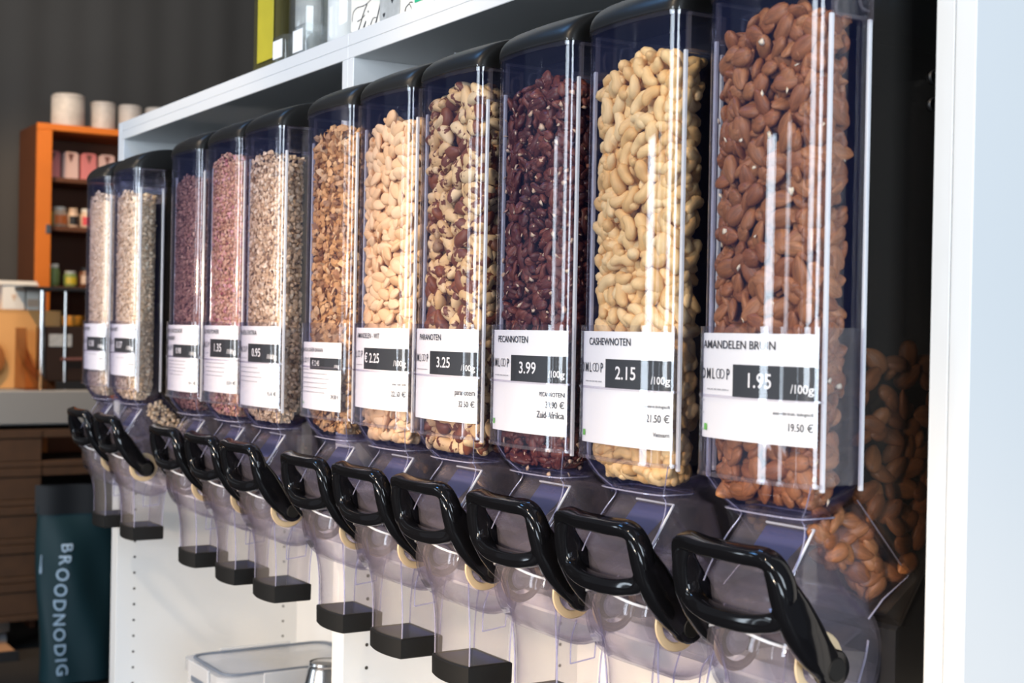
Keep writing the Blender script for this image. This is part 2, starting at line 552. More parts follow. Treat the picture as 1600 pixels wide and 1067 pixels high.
def fpos(s, off=0.0):
    """point and outward normal of the tube's front plan curve at arc length s from its middle"""
    x = np.interp(s, ARC, FRONT[:, 0]); y = np.interp(s, ARC, FRONT[:, 1])
    e = 0.0015
    tx = np.interp(s + e, ARC, FRONT[:, 0]) - np.interp(s - e, ARC, FRONT[:, 0])
    ty = np.interp(s + e, ARC, FRONT[:, 1]) - np.interp(s - e, ARC, FRONT[:, 1])
    L = np.sqrt(tx * tx + ty * ty) + 1e-12
    nx, ny = ty / L, -tx / L
    return x + nx * off, y + ny * off, nx, ny


def outline(off=0.0, yb=-0.0245):
    ss = np.linspace(ARC[0], ARC[-1], 41)
    P = [(float(a), float(b)) for a, b, *_ in (fpos(s, off) for s in ss)]
    xr = P[-1][0]
    P += [(xr, yb - 0.006 + off), (xr - 0.004, yb + off), (-xr + 0.004, yb + off), (-xr, yb - 0.006 + off)]
    return P


def scaled(P, k, z, cy_=-0.048): return [(x * k, cy_ + (y - cy_) * k, z) for x, y in P]


DM = {}     # shared mesh data of the dispenser parts
g = G()
zs = [(zz(1.156), 0.60), (zz(1.162), 0.66), (zz(1.170), 0.80), (zz(1.178), 0.915), (zz(1.187), 0.975), (zz(1.198), 1.0), (zz(1.400), 1.0), (zz(1.584), 1.0)]
po, pi_ = outline(0), outline(-0.002)
g.shell([scaled(po, k, z) for z, k in zs], [scaled(pi_, k, z) for z, k in zs])
DM['front_tube'] = g.me('front_tube', 'clear_tube', True, 50)
# rim round the top
g = G()
g.shell([[(x, y, z) for x, y in outline(0.0015)] for z in (zz(1.578), zz(1.5845))], [[(x, y, z) for x, y in outline(0.0)] for z in (zz(1.578), zz(1.5845))])
DM['rim'] = g.me('rim', 'clear_holder', True, 40)
# lid: dome front following the plan curve, flat towards the back, upright sides
g = G()
ss = np.linspace(ARC[0], ARC[-1], 45)
rings = []
base = [fpos(s, 0.0016) for s in ss]
LB = 0.34
for t in np.linspace(0, 1, 11):
    a = t * math.pi / 2
    z = zz(1.5825) + 0.0365 * math.sin(a)
    dy = 0.070 * (1 - math.cos(a))
    ring = [(b[0], min(b[1] + dy * (0.25 + 0.75 * max(0, 1 - (b[0] / 0.064) ** 4)) + dy * 0.0, 0.2), z) for b in base]
    ring = [(b[0] * (1 - 0.012 * t * t), -0.0868 + dy + (b[1] + 0.0868) * (1 - 0.6 * t), z) for b in base]
    rings.append(ring)
top_back = [(x, LB, z) for x, y, z in rings[-1]]
allr = [[*r, (r[-1][0], LB, r[-1][2]), (r[0][0], LB, r[0][2])] for r in rings]
g.loft(allr, True, True)
DM['lid'] = g.me('lid', 'black_lid', True, 42)
# rails beside the window
for nm, x, y in (('rail', 0.0622, -0.0655), ('rail', 0.0622, -0.0215)):
    g = G()
    g.bbox(-0.0016, 0.0016, -0.0018, 0.0018, zz(1.183), zz(1.548), 0.0006)
DM['rail'] = g.me('rail', 'clear_rail')
# recess under the lid on the side wall, with the small finger loop
g = G()
ya, yb, za, zb = -0.0675, -0.0265, zz(1.546), zz(1.581)
for (a, b, c, d) in ((ya, yb, za, za + 0.003), (ya, yb, zb - 0.003, zb), (ya, ya + 0.0025, za, zb), (yb - 0.0025, yb, za, zb)):
    g.box(-0.003, 0.0015, a, b, c, d)
DM['side_recess'] = g.me('side_recess', 'clear_chute')
g = G()
path = catmull([(0, -0.030, zz(1.575)), (0, -0.038, zz(1.573)), (0, -0.0405, zz(1.565)), (0, -0.038, zz(1.556)), (0, -0.030, zz(1.554))], 5)
g.sweep(path, 0.0012, 0.0012, up=(1, 0, 0), n=8)
DM['finger_loop'] = g.me('finger_loop', 'clear_chute', True)
DM['recess_dark'] = G().box(-0.0022, -0.0012, ya + 0.002, yb - 0.002, za + 0.002, zb - 0.002).me('recess_dark', 'smoke_hopper')  # dark sheet painting the dim interior seen through the recess
# label holder
s0, s1 = ARC[0] + 0.004, ARC[-1] - 0.0178
hs = np.linspace(s0, s1, 40)


def strip(z0, z1, off, sa=s0, sb=s1, th=0.0012, nn=40):
    q = np.linspace(sa, sb, nn)
    o_, i_ = [fpos(s, off + th) for s in q], [fpos(s, off) for s in q]
    rings = []
    for z in (z0, z1):
        rings.append([(a[0], a[1], z) for a in o_] + [(a[0], a[1], z) for a in i_[::-1]])
    return rings


g = G()
g.loft(strip(zz(1.188), zz(1.309), 0.0028, nn=80))
DM['label_holder'] = g.me('label_holder', 'clear_holder', True, 40)
DM['holder_ledge'] = G().loft(strip(zz(1.1862), zz(1.1895), 0.0004, th=0.0046)).me('holder_ledge', 'clear_chute', True, 40)
DM['holder_rib'] = G().loft(strip(zz(1.2510), zz(1.2532), 0.0040, th=0.0010)).me('holder_rib', 'clear_chute', True, 40)
DM['side_strip'] = G().box(-0.0006, 0.0006, -0.0670, -0.0300, zz(1.188), zz(1.309)).me('side_strip', 'clear_holder')
# rear hopper with sloping floor
hp = [(-0.022, 1.582), (0.33, 1.582), (0.33, 1.255), (0.057, 1.124), (0.022, 1.072), (0.006, 1.084), (0.040, 1.109), (-0.022, 1.176)]
g = G()
hp2 = [(-0.020, 1.582), (0.328, 1.582), (0.328, 1.257), (0.0555, 1.1265), (0.0225, 1.0755), (0.009, 1.085), (0.043, 1.110), (-0.020, 1.178)]
g.loft([[(x, y, zz(z)) for y, z in hp] for x in (-0.064, 0.064)])
g.loft([[(x, y, zz(z)) for y, z in hp2[::-1]] for x in (-0.0623, 0.0623)])
DM['rear_hopper'] = g.me('rear_hopper', 'smoke_hopper')
g = G()
for z in (1.512, 1.490):
    g.lathe([(0.0052, 0.0), (0.0060, 0.0015), (0.0052, 0.003), (0.0040, 0.003), (0.0040, 0.001)], 20, (0.064, 0.046, zz(z)), 'x', True, True)
DM['clip_knob'] = g.me('clip_knob', 'black_base', True, 40)
DM['stand'] = G().prism_x([(0.020, 1.018), (0.020, 1.068), (0.056, 1.121), (0.33, 1.252), (0.33, 1.018)][::-1] and [(0.020, 0.0002), (0.33, 0.0002), (0.33, zz(1.251)), (0.057, zz(1.121)), (0.020, zz(1.068))], -0.061, 0.061).me('stand', 'black_base')
# diagonal flange body behind the tube foot
g = G()
dp = [(-0.060, 1.158), (-0.020, 1.173), (0.040, 1.110), (0.012, 1.094), (-0.004, 1.080), (-0.030, 1.105), (-0.055, 1.140)]
g.loft([[(x, y, zz(z)) for y, z in dp] for x in (-0.054, 0.054)])
g.loft([[(x * 0.965, -0.012 + (y + 0.012) * 0.94, zz(1.128) + (z - 1.128) * 0.94) for y, z in dp[::-1]] for x in (-0.054, 0.054)])
DM['flange_body'] = g.me('flange_body', 'clear_holder')
# chute between tube and rotor: hollow, flaring forward
g = G()
c = [((-0.037, -0.066), (0.037, -0.020), 1.162), ((-0.038, -0.056), (0.038, -0.014), 1.154), ((-0.0435, -0.0545), (0.0435, -0.006), 1.150), ((-0.046, -0.086), (0.046, 0.008), 1.106), ((-0.046, -0.082), (0.046, 0.008), 1.078)]


def rrect(x0, y0, x1, y1, z, r, n=4):
    P = []
    for cx_, cy_, a0 in ((x1 - r, y1 - r, 0), (x0 + r, y1 - r, 90), (x0 + r, y0 + r, 180), (x1 - r, y0 + r, 270)):
        for k in range(n + 1):
            a = math.radians(a0 + 90 * k / n)
            P.append((cx_ + r * math.cos(a), cy_ + r * math.sin(a), z))
    return P


g.shell([rrect(a[0], a[1], b[0], b[1], zz(z), 0.005) for a, b, z in c[::-1]], [rrect(a[0] + .002, a[1] + .002, b[0] - .002, b[1] - .002, zz(z), 0.004) for a, b, z in c[::-1]])
DM['chute'] = g.me('chute', 'clear_chute', True, 40)
g = G()
g.sweep([(-0.010, -0.0545, zz(1.151)), (0.044, -0.0545, zz(1.151)), (0.0465, -0.087, zz(1.106))], 0.0011, 0.0011, up=(0.2, -0.7, 0.7), n=8)
pass
DM['chute_highlight'] = g.me('chute_highlight', 'clear_rail', True)  # highlights painted as a milky white rod along two plate edges
DM['blue_reflection'] = G().loft([[(-0.014, -0.0515, zz(1.1470)), (0.038, -0.0515, zz(1.1470)), (0.038, -0.0495, zz(1.1480)), (-0.014, -0.0495, zz(1.1480))],
                         [(-0.018, -0.0720, zz(1.1190)), (0.024, -0.0720, zz(1.1190)), (0.024, -0.0700, zz(1.1200)), (-0.018, -0.0700, zz(1.1200))]]).me('blue_reflection', 'navy_reflection')  # navy plate standing in for a blue reflection behind the chute front
# rotor housing
RC = (-0.032, zz(1.048))
g = G()
ro = [(0.0, -0.046), (0.050, -0.046), (0.054, -0.043), (0.054, 0.043), (0.050, 0.046), (0.0, 0.046)]
g.lathe([(0.053, -0.046), (0.055, -0.043), (0.055, 0.043), (0.053, 0.046)], 36, (0, RC[0], RC[1]), 'x', True, True)
g.lathe([(0.051, 0.044), (0.053, 0.041), (0.053, -0.041), (0.051, -0.044)], 36, (0, RC[0], RC[1]), 'x', True, True)
DM['rotor_housing'] = g.me('rotor_housing', 'clear_chute', True, 40)
g = G()
for k in range(4):
    a = k * math.pi / 2 + 0.5
    d = np.array([math.cos(a), math.sin(a)]); q = np.array([-d[1], d[0]]) * 0.0012
    g.prism_x([tuple(np.array(RC) + d * r + q * s_) for r, s_ in ((0.004, 1), (0.004, -1), (0.040, -1), (0.040, 1))], -0.040, 0.040)
DM['rotor_paddle'] = g.me('rotor_paddle', 'clear_chute')
g = G()
PV = (-0.050, zz(1.047))
ring = [(0, PV[0] + 0.0215 * math.cos(a), PV[1] + 0.0215 * math.sin(a)) for a in np.linspace(0, 2 * math.pi, 33)[:-1]]
g.sweep(ring, 0.0042, 0.0016, up=[(0, p[1] - PV[0], p[2] - PV[1]) for p in ring], n=8, closed=True)
DM['gasket'] = g.me('gasket', 'cream_silicone', True)
DM['hub'] = G().lathe([(0.0105, -0.003), (0.0125, 0.0), (0.0100, 0.003), (0.006, 0.0035)], 20, (0, PV[0], PV[1]), 'x').me('hub', 'clear_rail', True, 40)
# spout
NZ = [(0.934, 0.0385, -0.0625, 0.006, -0.0115), (0.965, 0.0388, -0.0625, 0.0065, -0.0105), (0.990, 0.0395, -0.064, 0.008, -0.008), (1.010, 0.0408, -0.066, 0.011, -0.004), (1.030, 0.0430, -0.068, 0.015, 0.0), (1.046, 0.0455, -0.070, 0.021, 0.003), (1.060, 0.0470, -0.072, 0.026, 0.004)]


def spring(z, hw, yf, bul, yb, top=0.0, ins=0.0):
    hw -= ins
    pw = 2.2 + 2.2 * min(1, max(0, (z - 0.97) / 0.09))
    P = []
    for u in np.linspace(-1, 1, 17):
        y = yf + ins - bul * (1 - abs(u) ** pw)
        P.append((hw * u, y, zz(z) + top * (1 - u * u)))
    P += [(hw, (yf + yb) / 2, zz(z) - top * 0.3), (hw, yb - ins, zz(z) - top * 0.8), (0, yb - ins, zz(z) - top * 0.8), (-hw, yb - ins, zz(z) - top * 0.8), (-hw, (yf + yb) / 2, zz(z) - top * 0.3)]
    return P


g = G()
tp = lambda z: 0.012 * max(0, (z - 1.03) / 0.03)
g.shell([spring(z, a, b, c_, d, tp(z)) for z, a, b, c_, d in NZ], [spring(z, a, b, c_, d, tp(z), 0.0018) for z, a, b, c_, d in NZ])
DM['spout'] = g.me('spout', 'clear_nozzle', True, 32)
z, a, b, c_, d = NZ[-1]
lipP = spring(z, a, b, c_, d, tp(z))[:17]
DM['spout_lip'] = G().sweep(lipP, 0.0014, 0.0014, n=8).me('spout_lip', 'clear_rail', True)
DM['spout_edge'], DM['corner_line'], DM['flange_line'] = [], [], []
for sx in (-1, 1):
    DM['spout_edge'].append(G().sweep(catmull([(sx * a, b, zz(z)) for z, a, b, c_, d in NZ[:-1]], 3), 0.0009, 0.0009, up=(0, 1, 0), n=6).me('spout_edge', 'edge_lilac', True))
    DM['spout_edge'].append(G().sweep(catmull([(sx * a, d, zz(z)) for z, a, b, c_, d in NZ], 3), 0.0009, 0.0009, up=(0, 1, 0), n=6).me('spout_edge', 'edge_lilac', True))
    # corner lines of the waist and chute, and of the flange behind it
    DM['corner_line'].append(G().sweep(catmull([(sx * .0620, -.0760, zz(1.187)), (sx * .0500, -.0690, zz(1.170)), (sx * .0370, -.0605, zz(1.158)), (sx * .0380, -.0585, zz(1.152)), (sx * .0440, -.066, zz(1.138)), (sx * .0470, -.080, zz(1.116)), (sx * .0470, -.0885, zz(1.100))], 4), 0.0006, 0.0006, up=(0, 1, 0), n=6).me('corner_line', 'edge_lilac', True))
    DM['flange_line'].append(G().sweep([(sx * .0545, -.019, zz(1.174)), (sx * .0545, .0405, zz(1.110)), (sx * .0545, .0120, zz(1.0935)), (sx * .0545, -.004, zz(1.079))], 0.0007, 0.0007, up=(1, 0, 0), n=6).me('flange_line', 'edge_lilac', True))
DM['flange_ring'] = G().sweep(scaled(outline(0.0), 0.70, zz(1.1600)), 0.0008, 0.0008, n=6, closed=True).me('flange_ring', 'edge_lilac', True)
# little moulded step on the spout's side wall
g = G()
g.sweep(catmull([(0.0392, -0.040, zz(1.018)), (0.0390, -0.046, zz(1.000)), (0.0390, -0.047, zz(0.975))], 5), 0.0007, 0.0007, up=(1, 0, 0), n=6)
g.sweep([(0.0392, -0.047, zz(0.975)), (0.0392, -0.018, zz(0.978))], 0.0007, 0.0007, up=(1, 0, 0), n=6)
g.sweep(catmull([(0.0392, -0.018, zz(0.978)), (0.0392, -0.015, zz(1.000)), (0.0400, -0.006, zz(1.012))], 5), 0.0007, 0.0007, up=(1, 0, 0), n=6)
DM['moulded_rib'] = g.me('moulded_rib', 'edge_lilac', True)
# collar
g = G()
cz = [(0.9140, 0.0), (0.9155, 0.0012), (0.9365, 0.0015), (0.9380, 0.0)]
g.shell([spring(z, 0.0395 + e, -0.0635 - e, 0.0065, -0.0105 + e) for z, e in cz], [spring(z, 0.0395, -0.0635, 0.0062, -0.0105, 0, 0.0028) for z, e in cz])
DM['outlet_collar'] = g.me('outlet_collar', 'black_rubber', True, 30)
g = G()
g.shell([spring(z, 0.0395, -0.0635, 0.0062, -0.0105, 0, 0.003) for z in (0.915, 0.937)], [spring(z, 0.0395, -0.0635, 0.0062, -0.0105, 0, 0.0036) for z in (0.915, 0.937)])
DM['collar_reflection'] = g.me('collar_reflection', 'collar_navy')  # navy skin painting the reflected floor and dark inside the black collar
# handle: closed grip ring at the front, two arms back to the pivots
g = G()
rc = [(-0.0515, -0.1055, 1.1340), (-0.020, -0.1085, 1.1330), (0.020, -0.1085, 1.1330), (0.0485, -0.1055, 1.1320), (0.0580, -0.1005, 1.1190), (0.0590, -0.0965, 1.1020), (0.0520, -0.0950, 1.0860), (0.030, -0.0985, 1.0795), (0.0, -0.1000, 1.0780), (-0.030, -0.0985, 1.0795), (-0.0520, -0.0950, 1.0860), (-0.0590, -0.0965, 1.1020), (-0.0590, -0.1010, 1.1220)]
ringp = catmull([(x, y, zz(z)) for x, y, z in rc], 5, True)
rad_a = [float(np.interp(p[2], [zz(1.080), zz(1.095), zz(1.118), zz(1.132)], [0.0076, 0.0088, 0.0082, 0.0066])) for p in ringp]
ctr = np.array((0, -0.101, zz(1.106)))
g.sweep(ringp, rad_a, 0.0084, up=[tuple(p - ctr) for p in ringp], n=20, closed=True, sq=0.52)
for sx in (-1, 1):
    ap = catmull([(sx * 0.0500, -0.1045, zz(1.1290)), (sx * 0.0565, -0.1010, zz(1.1160)), (sx * 0.0590, -0.0930, zz(1.0990)), (sx * 0.0600, -0.0820, zz(1.0810)), (sx * 0.0605, -0.0680, zz(1.0620)), (sx * 0.0605, -0.0560, zz(1.0505)), (sx * 0.0605, -0.0490, zz(1.0465))], 5)
    k = len(ap)
    t_ = np.linspace(0, 1, k)
    ra = np.interp(t_, [0, 0.18, 0.38, 0.55, 0.8, 1], [0.0060, 0.0095, 0.0150, 0.0160, 0.0138, 0.0145])
    rb = np.interp(t_, [0, 0.2, 0.5, 1], [0.0060, 0.0088, 0.0095, 0.0058])
    g.sweep(ap, list(ra), list(rb), up=(0, -0.75, -0.66), n=20, sq=0.52)
    g.lathe([(0.0138, -0.0062), (0.0152, -0.0045), (0.0152, 0.0045), (0.0138, 0.0062)], 28, (sx * 0.0605, -0.0500, zz(1.0465)), 'x')
DM['handle'] = g.me('handle', 'black_gloss', True, 50)
DM['pivot_cap'] = G().lathe([(0.0085, -0.0015), (0.0095, 0.0), (0.0085, 0.0015)], 20, (0, -0.0500, zz(1.0465)), 'x').me('pivot_cap', 'black_rubber', True, 40)

# ---------------------------------------------------------------- labels
import unicodedata
_cu = bpy.data.curves.new('text_source', 'FONT')
_to = bpy.data.objects.new('text_source', _cu)
COL.objects.link(_to)


def text_geo(body, cap, width_scale=0.74, spacing=1.0, shear=0.0, bold=0.008):
    """triangulated outline text: vertices (u, v) with the baseline at v=0, capital height = cap"""
    _cu.body = body
    _cu.size = 1.0
    _cu.space_character = spacing
    _cu.shear = shear
    _cu.offset = bold
    _cu.resolution_u = 3
    bpy.context.view_layer.update()
    dg = bpy.context.evaluated_depsgraph_get()
    me = bpy.data.meshes.new_from_object(_to.evaluated_get(dg))
    k = cap / 0.70
    V = np.array([(v.co.x * k * width_scale, v.co.y * k) for v in me.vertices]) if len(me.vertices) else np.zeros((0, 2))
    F = [tuple(p.vertices) for p in me.polygons]
    bpy.data.meshes.remove(me)
    return V, F


def wrap_text(g, body, s, z, cap, align='l', off=0.0019, fit=None, **kw):
    V, F = text_geo(body, cap, **kw)
    if not len(V): return
    if fit: V[:, 0] *= fit / V[:, 0].max()
    w_ = V[:, 0].max()
    sh = {'l': 0, 'r': -w_, 'c': -w_ / 2}[align]
    x, y, *_ = fpos(V[:, 0] + sh + s, off)
    g.add(np.column_stack([x, y, V[:, 1] + zz(z)]), F)


def wrap_rect(g, sa, sb, z0, z1, off, nn=16):
    q = np.linspace(sa, sb, nn)
    x, y, *_ = fpos(q, off)
    V = [(a, b, zz(z)) for z in (z0, z1) for a, b in zip(x, y)]
    g.add(V, [(i, i + 1, nn + i + 1, nn + i) for i in range(nn - 1)])


SR = ARC[-1] - 0.0208          # right end of the card
SL = ARC[0] + 0.010


def wavy_lines(g, zs, rights, left, off=0.0019):
    """rows of small print too small to read: short word-like bars"""
    for z, rgt in zip(zs, rights):
        s = left
        while s < rgt:
            w_ = random.uniform(0.003, 0.008)
            wrap_rect(g, s, min(s + w_, rgt), z, z + 0.0011, off, 4)
            s += w_ + 0.0011


def label_card(root, spec):
    top, bot = spec.get('top', 1.3035), spec.get('bot', 1.217)
    right = SR + spec.get('dr', 0.0)
    pa = link('label_card', G().loft(strip(zz(bot), zz(top), 0.0008, SL, right, 0.0004, 90)).me('label_card', 'paper', True, 40), root)
    g, gw, gp, gg, gn = G(), G(), G(), G(), G()
    k = spec.get('k', 1.0)
    ts = spec.get('ts', -0.0465)
    tcap = spec.get('tcap', 0.0066)
    for i, line in enumerate(spec['title']):
        wrap_text(g, line, ts, top - 0.0125 - 0.012 * i, tcap, fit=spec.get('pc', 0.0061) * len(line))
    pz0, pz1 = spec.get('pz', (1.2525, 1.2785))
    p0 = spec.get('p0', -0.0165)
    wrap_rect(gp, p0, right - 0.0004, pz0, pz1, 0.0016, 40)
    h = pz1 - pz0
    wrap_text(gw, spec['price'], p0 + spec.get('pi', 0.016), pz0 + h * 0.32, h * 0.44, off=0.0021, width_scale=spec.get('pws', 1.05), bold=0.012)
    wrap_text(gw, '/100g', right - 0.0025, pz0 + h * 0.22, h * 0.25, 'r', off=0.0021, width_scale=0.9, bold=0.012)
    # shop logo: O M L, two linked rings, P
    lz = pz0 + h * 0.52
    lc = 0.0088 * k
    rgt = p0 - 0.004
    wrap_text(g, 'P', rgt, lz, lc, 'r', width_scale=0.7)
    for q in (0.0105, 0.0152):
        rr = 0.0036
        ring = [(rgt - q + rr * math.cos(a), lz + lc / 2 + lc * 0.46 * math.sin(a)) for a in np.linspace(0, 2 * math.pi, 25)]
        rin = [(rgt - q + (rr - 0.0007) * math.cos(a), lz + lc / 2 + (lc * 0.46 - 0.0007) * math.sin(a)) for a in np.linspace(0, 2 * math.pi, 25)]
        P = ring + rin
        x, y, *_ = fpos(np.array([p[0] for p in P]), 0.0019)
        g.add([(a, b, zz(p[1])) for a, b, p in zip(x, y, P)], [(i, i + 1, 26 + i, 25 + i) for i in range(24)])
    wrap_text(g, 'L', rgt - 0.0205, lz, lc, 'r', width_scale=0.7)
    wrap_text(g, 'M', rgt - 0.0270, lz, lc, 'r', width_scale=0.7)
    wrap_text(g, 'O', rgt - 0.0355, lz, lc, 'r', width_scale=0.7)
    wavy_lines(gg, [lz - 0.009], [rgt - 0.001], rgt - 0.032)
    for (body, z, cap, al, s) in spec.get('lines', []):
        wrap_text(g, body, (right - 0.0025) if al == 'r' else s, z, cap, al, width_scale=0.8)
    if 'small' in spec:
        zs_, rg, left, col = spec['small']
        wavy_lines(gg, zs_, rg, left)
    if spec.get('green'):
        wrap_rect(gn, -0.056, -0.0515, bot + 0.006, bot + 0.0115, 0.0021, 4)
        for dz in (0.006, 0.020, 0.030):
            wavy_lines(gg, [bot + dz], [-0.0585 + 0.001 * 1], -0.068)
    if spec.get('stars'):
        wrap_rect(gn, -0.052, -0.049, bot + 0.006, bot + 0.009, 0.0021, 4)
    link('price_panel', gp.me('price_panel', 'price_black', True), pa)
    link('lettering', g.me('lettering', 'ink'), pa)
    link('price_lettering', gw.me('price_lettering', 'print_white'), pa)
    if gg.v: tag(link('fine_print', gg.me('fine_print', 'ink_grey'), pa), kind='stuff')
    if gn.v: link('green_mark', gn.me('green_mark', 'print_green'), pa)


BX = [0.1112, 0.2927, 0.6205, 0.7934, 0.9490, 1.1736, 1.3328, 1.4902, 1.6597, 1.8218, 1.9965]
SPEC = [
    dict(lab='fine oat dispenser labelled 0.38, last in the row towards the grey counter', title=['HAVER FIJN'], ts=-0.056, price='0.38', bot=1.216, lines=[('3.80 €', 1.236, 0.004, 'r', 0)], small=([1.2455], [0.040], 0.004, 0)),
    dict(lab='oat flake dispenser labelled 0.37, beside an empty gap in the row', title=['HAVER GROF'], ts=-0.056, price='0.37', bot=1.211, lines=[('3.70 €', 1.230, 0.004, 'r', 0)], small=([1.2425], [0.040], 0.000, 0)),
    dict(lab='chocolate muesli dispenser labelled 0.98 and PURE CHOCOLADE', title=['PURE CHOCOLADE', 'CRANBERRY'], ts=-0.060, price='0.98', pz=(1.2515, 1.2720), bot=1.197, lines=[('9.75 €', 1.209, 0.005, 'r', 0)], small=([1.2450, 1.2395, 1.2340, 1.2285, 1.2230], [0.040, 0.036, 0.040, 0.030, 0.026], -0.058, 0)),
    dict(lab='pinkish muesli dispenser labelled FLOWER POWER 1.35', title=['FLOWER POWER'], ts=-0.054, price='1.35', bot=1.203, pz=(1.2560, 1.2830), lines=[('13.50 €', 1.216, 0.0055, 'r', 0)], small=([1.2465, 1.2400, 1.2335, 1.2275], [0.040, 0.042, 0.040, 0.034], -0.040, 0)),
    dict(lab='muesli dispenser labelled MUESLI EXTRA 0.95', title=['MUESLI EXTRA'], ts=-0.058, price='0.95', bot=1.190, lines=[('9.50 €', 1.2070, 0.0055, 'r', 0)], small=([1.2440, 1.2375, 1.2310, 1.2245], [0.020, 0.028, 0.034, 0.020], -0.058, 0)),
    dict(lab='granola dispenser labelled 2.45 GRANOLA CASHEW BANAAN', title=['GRANOLA CASHEW BANAAN'], price='€ 2.45', pi=0.009, dr=-0.010, top=1.2840, bot=1.197, pz=(1.2490, 1.2640), p0=-0.0255, tcap=0.0052, ts=-0.060, pc=0.0036, pws=0.95, k=0.8, lines=[('24.50 €', 1.213, 0.0052, 'r', 0)], small=([1.2430, 1.2370, 1.2310, 1.2250, 1.2190], [0.030, 0.034, 0.028, 0.030, 0.022], -0.058, 0), stars=1),
    dict(lab='white almond dispenser labelled AMANDELEN - WIT 2.25', title=['AMANDELEN - WIT'], price='€ 2.25', pi=0.003, pz=(1.2540, 1.2795), bot=1.207, tcap=0.0062, ts=-0.0500, pc=0.0044, pws=0.95, p0=-0.026, lines=[('amandelen wit', 1.2370, 0.0030, 'r', 0), ('22.50 €', 1.2240, 0.0062, 'r', 0)]),
    dict(lab='brazil nut dispenser labelled PARANOTEN 3.25', title=['PARANOTEN'], price='3.25', bot=1.2035, pz=(1.2535, 1.2790), lines=[('paranoten', 1.2330, 0.0062, 'r', 0), ('32.50 €', 1.2205, 0.0062, 'r', 0)]),
    dict(lab='dark red pecan dispenser labelled PECANNOTEN 3.99', title=['PECANNOTEN'], price='3.99', bot=1.2015, green=1, lines=[('PECANNOTEN', 1.2395, 0.0042, 'r', 0), ('39.90 €', 1.2285, 0.0062, 'r', 0), ('Zuid-Afrika', 1.2185, 0.0066, 'r', 0)]),
    dict(lab='cashew dispenser labelled CASHEWNOTEN 2.15', title=['CASHEWNOTEN'], price='2.15', bot=1.2010, green=1, lines=[('cashewnoten biologisch', 1.2375, 0.0028, 'r', 0), ('21.50 €', 1.2250, 0.0066, 'r', 0), ('Vietnam', 1.2125, 0.0040, 'r', 0)]),
    dict(lab='brown almond dispenser labelled AMANDELEN BRUIN 1.95, beside the white end panel', title=['AMANDELEN BRUIN'], price='1.95', bot=1.2175, green=1, ts=-0.060, lines=[('amandelen bruin, biologisch', 1.2410, 0.0028, 'r', 0), ('19.50 €', 1.2290, 0.0060, 'r', 0)]),
]


def dispenser(i):
    root = tag(empty('bulk_dispenser', (BX[i], 0, S0)), 'tall clear ' + SPEC[i]['lab'], 'dispenser', 'clear bulk food dispensers in a row')
    tube = link('front_tube', DM['front_tube'], root)
    link('rim', DM['rim'], tube)
    link('lid', DM['lid'], root)
    for sx in (-1, 1):
        for y in (-0.0690, -0.0285): link('rail', DM['rail'], tube, (sx * 0.0670, y, 0))
        rcs = link('side_recess', DM['side_recess'], root, (sx * 0.0675, 0, 0))
        link('finger_loop', DM['finger_loop'], rcs, (0, 0, 0))
        link('recess_dark', DM['recess_dark'], rcs, (0, 0, 0))
    h = link('label_holder', DM['label_holder'], root)
    link('holder_ledge', DM['holder_ledge'], h)
    link('holder_rib', DM['holder_rib'], h)
    link('side_strip', DM['side_strip'], h, (0.0690, 0, 0))
    label_card(root, SPEC[i])
    rhp = link('rear_hopper', DM['rear_hopper'], root)
    link('clip_knob', DM['clip_knob'], rhp)
    link('stand', DM['stand'], root)
    fl = link('flange_body', DM['flange_body'], root)
    ch = link('chute', DM['chute'], root)
    link('blue_reflection', DM['blue_reflection'], ch)
    link('chute_highlight', DM['chute_highlight'], ch)
    rh = link('rotor_housing', DM['rotor_housing'], root)
    link('rotor_paddle', DM['rotor_paddle'], rh)
    for sx in (-1, 1):
        link('gasket', DM['gasket'], rh, (sx * 0.0475, 0, 0))
        link('hub', DM['hub'], rh, (sx * 0.0475, 0, 0))
    sp = link('spout', DM['spout'], root)
    link('spout_lip', DM['spout_lip'], sp)
    for m_ in DM['spout_edge']: link('spout_edge', m_, sp)
    for m_ in DM['corner_line']: link('corner_line', m_, ch)
    for m_ in DM['flange_line']: link('flange_line', m_, fl)
    link('flange_ring', DM['flange_ring'], ch)
    link('moulded_rib', DM['moulded_rib'], sp)
    co = link('outlet_collar', DM['outlet_collar'], root)
    link('collar_reflection', DM['collar_reflection'], co)
    hd = link('handle', DM['handle'], root)
    for sx in (-1, 1): link('pivot_cap', DM['pivot_cap'], hd, (sx * 0.0668, 0, 0))
    return root


for i in range(11): dispenser(i)
bpy.data.objects.remove(_to)


# ---------------------------------------------------------------- food pieces
def uv_piece(fn, nl=10, nm=12):
    """closed surface from fn(t in -1..1, angle) -> xyz"""
    V = [fn(-1, 0)]
    ts = [-math.cos(math.pi * k / nl) for k in range(1, nl)]
    for t in ts:
        for j in range(nm): V.append(fn(t, 2 * math.pi * j / nm))
    V.append(fn(1, 0))
    F = [(0, 1 + (j + 1) % nm, 1 + j) for j in range(nm)]
    for k in range(nl - 2):
        for j in range(nm):
            a, b = 1 + k * nm + j, 1 + k * nm + (j + 1) % nm
            F.append((a, b, b + nm, a + nm))
    e = len(V) - 1
    F += [(e, e - nm + j, e - nm + (j + 1) % nm) for j in range(nm)]
    return np.array(V, float), F


def almond_fn(L=0.0235, Wd=0.0135, Th=0.0080):
    def fn(t, a):
        r = (max(0, 1 - t) ** 0.68) * (max(0, 1 + t) ** 0.46) / 1.02
        return (t * L / 2, r * Wd / 2 * math.cos(a), r * Th / 2 * math.sin(a))
    return fn


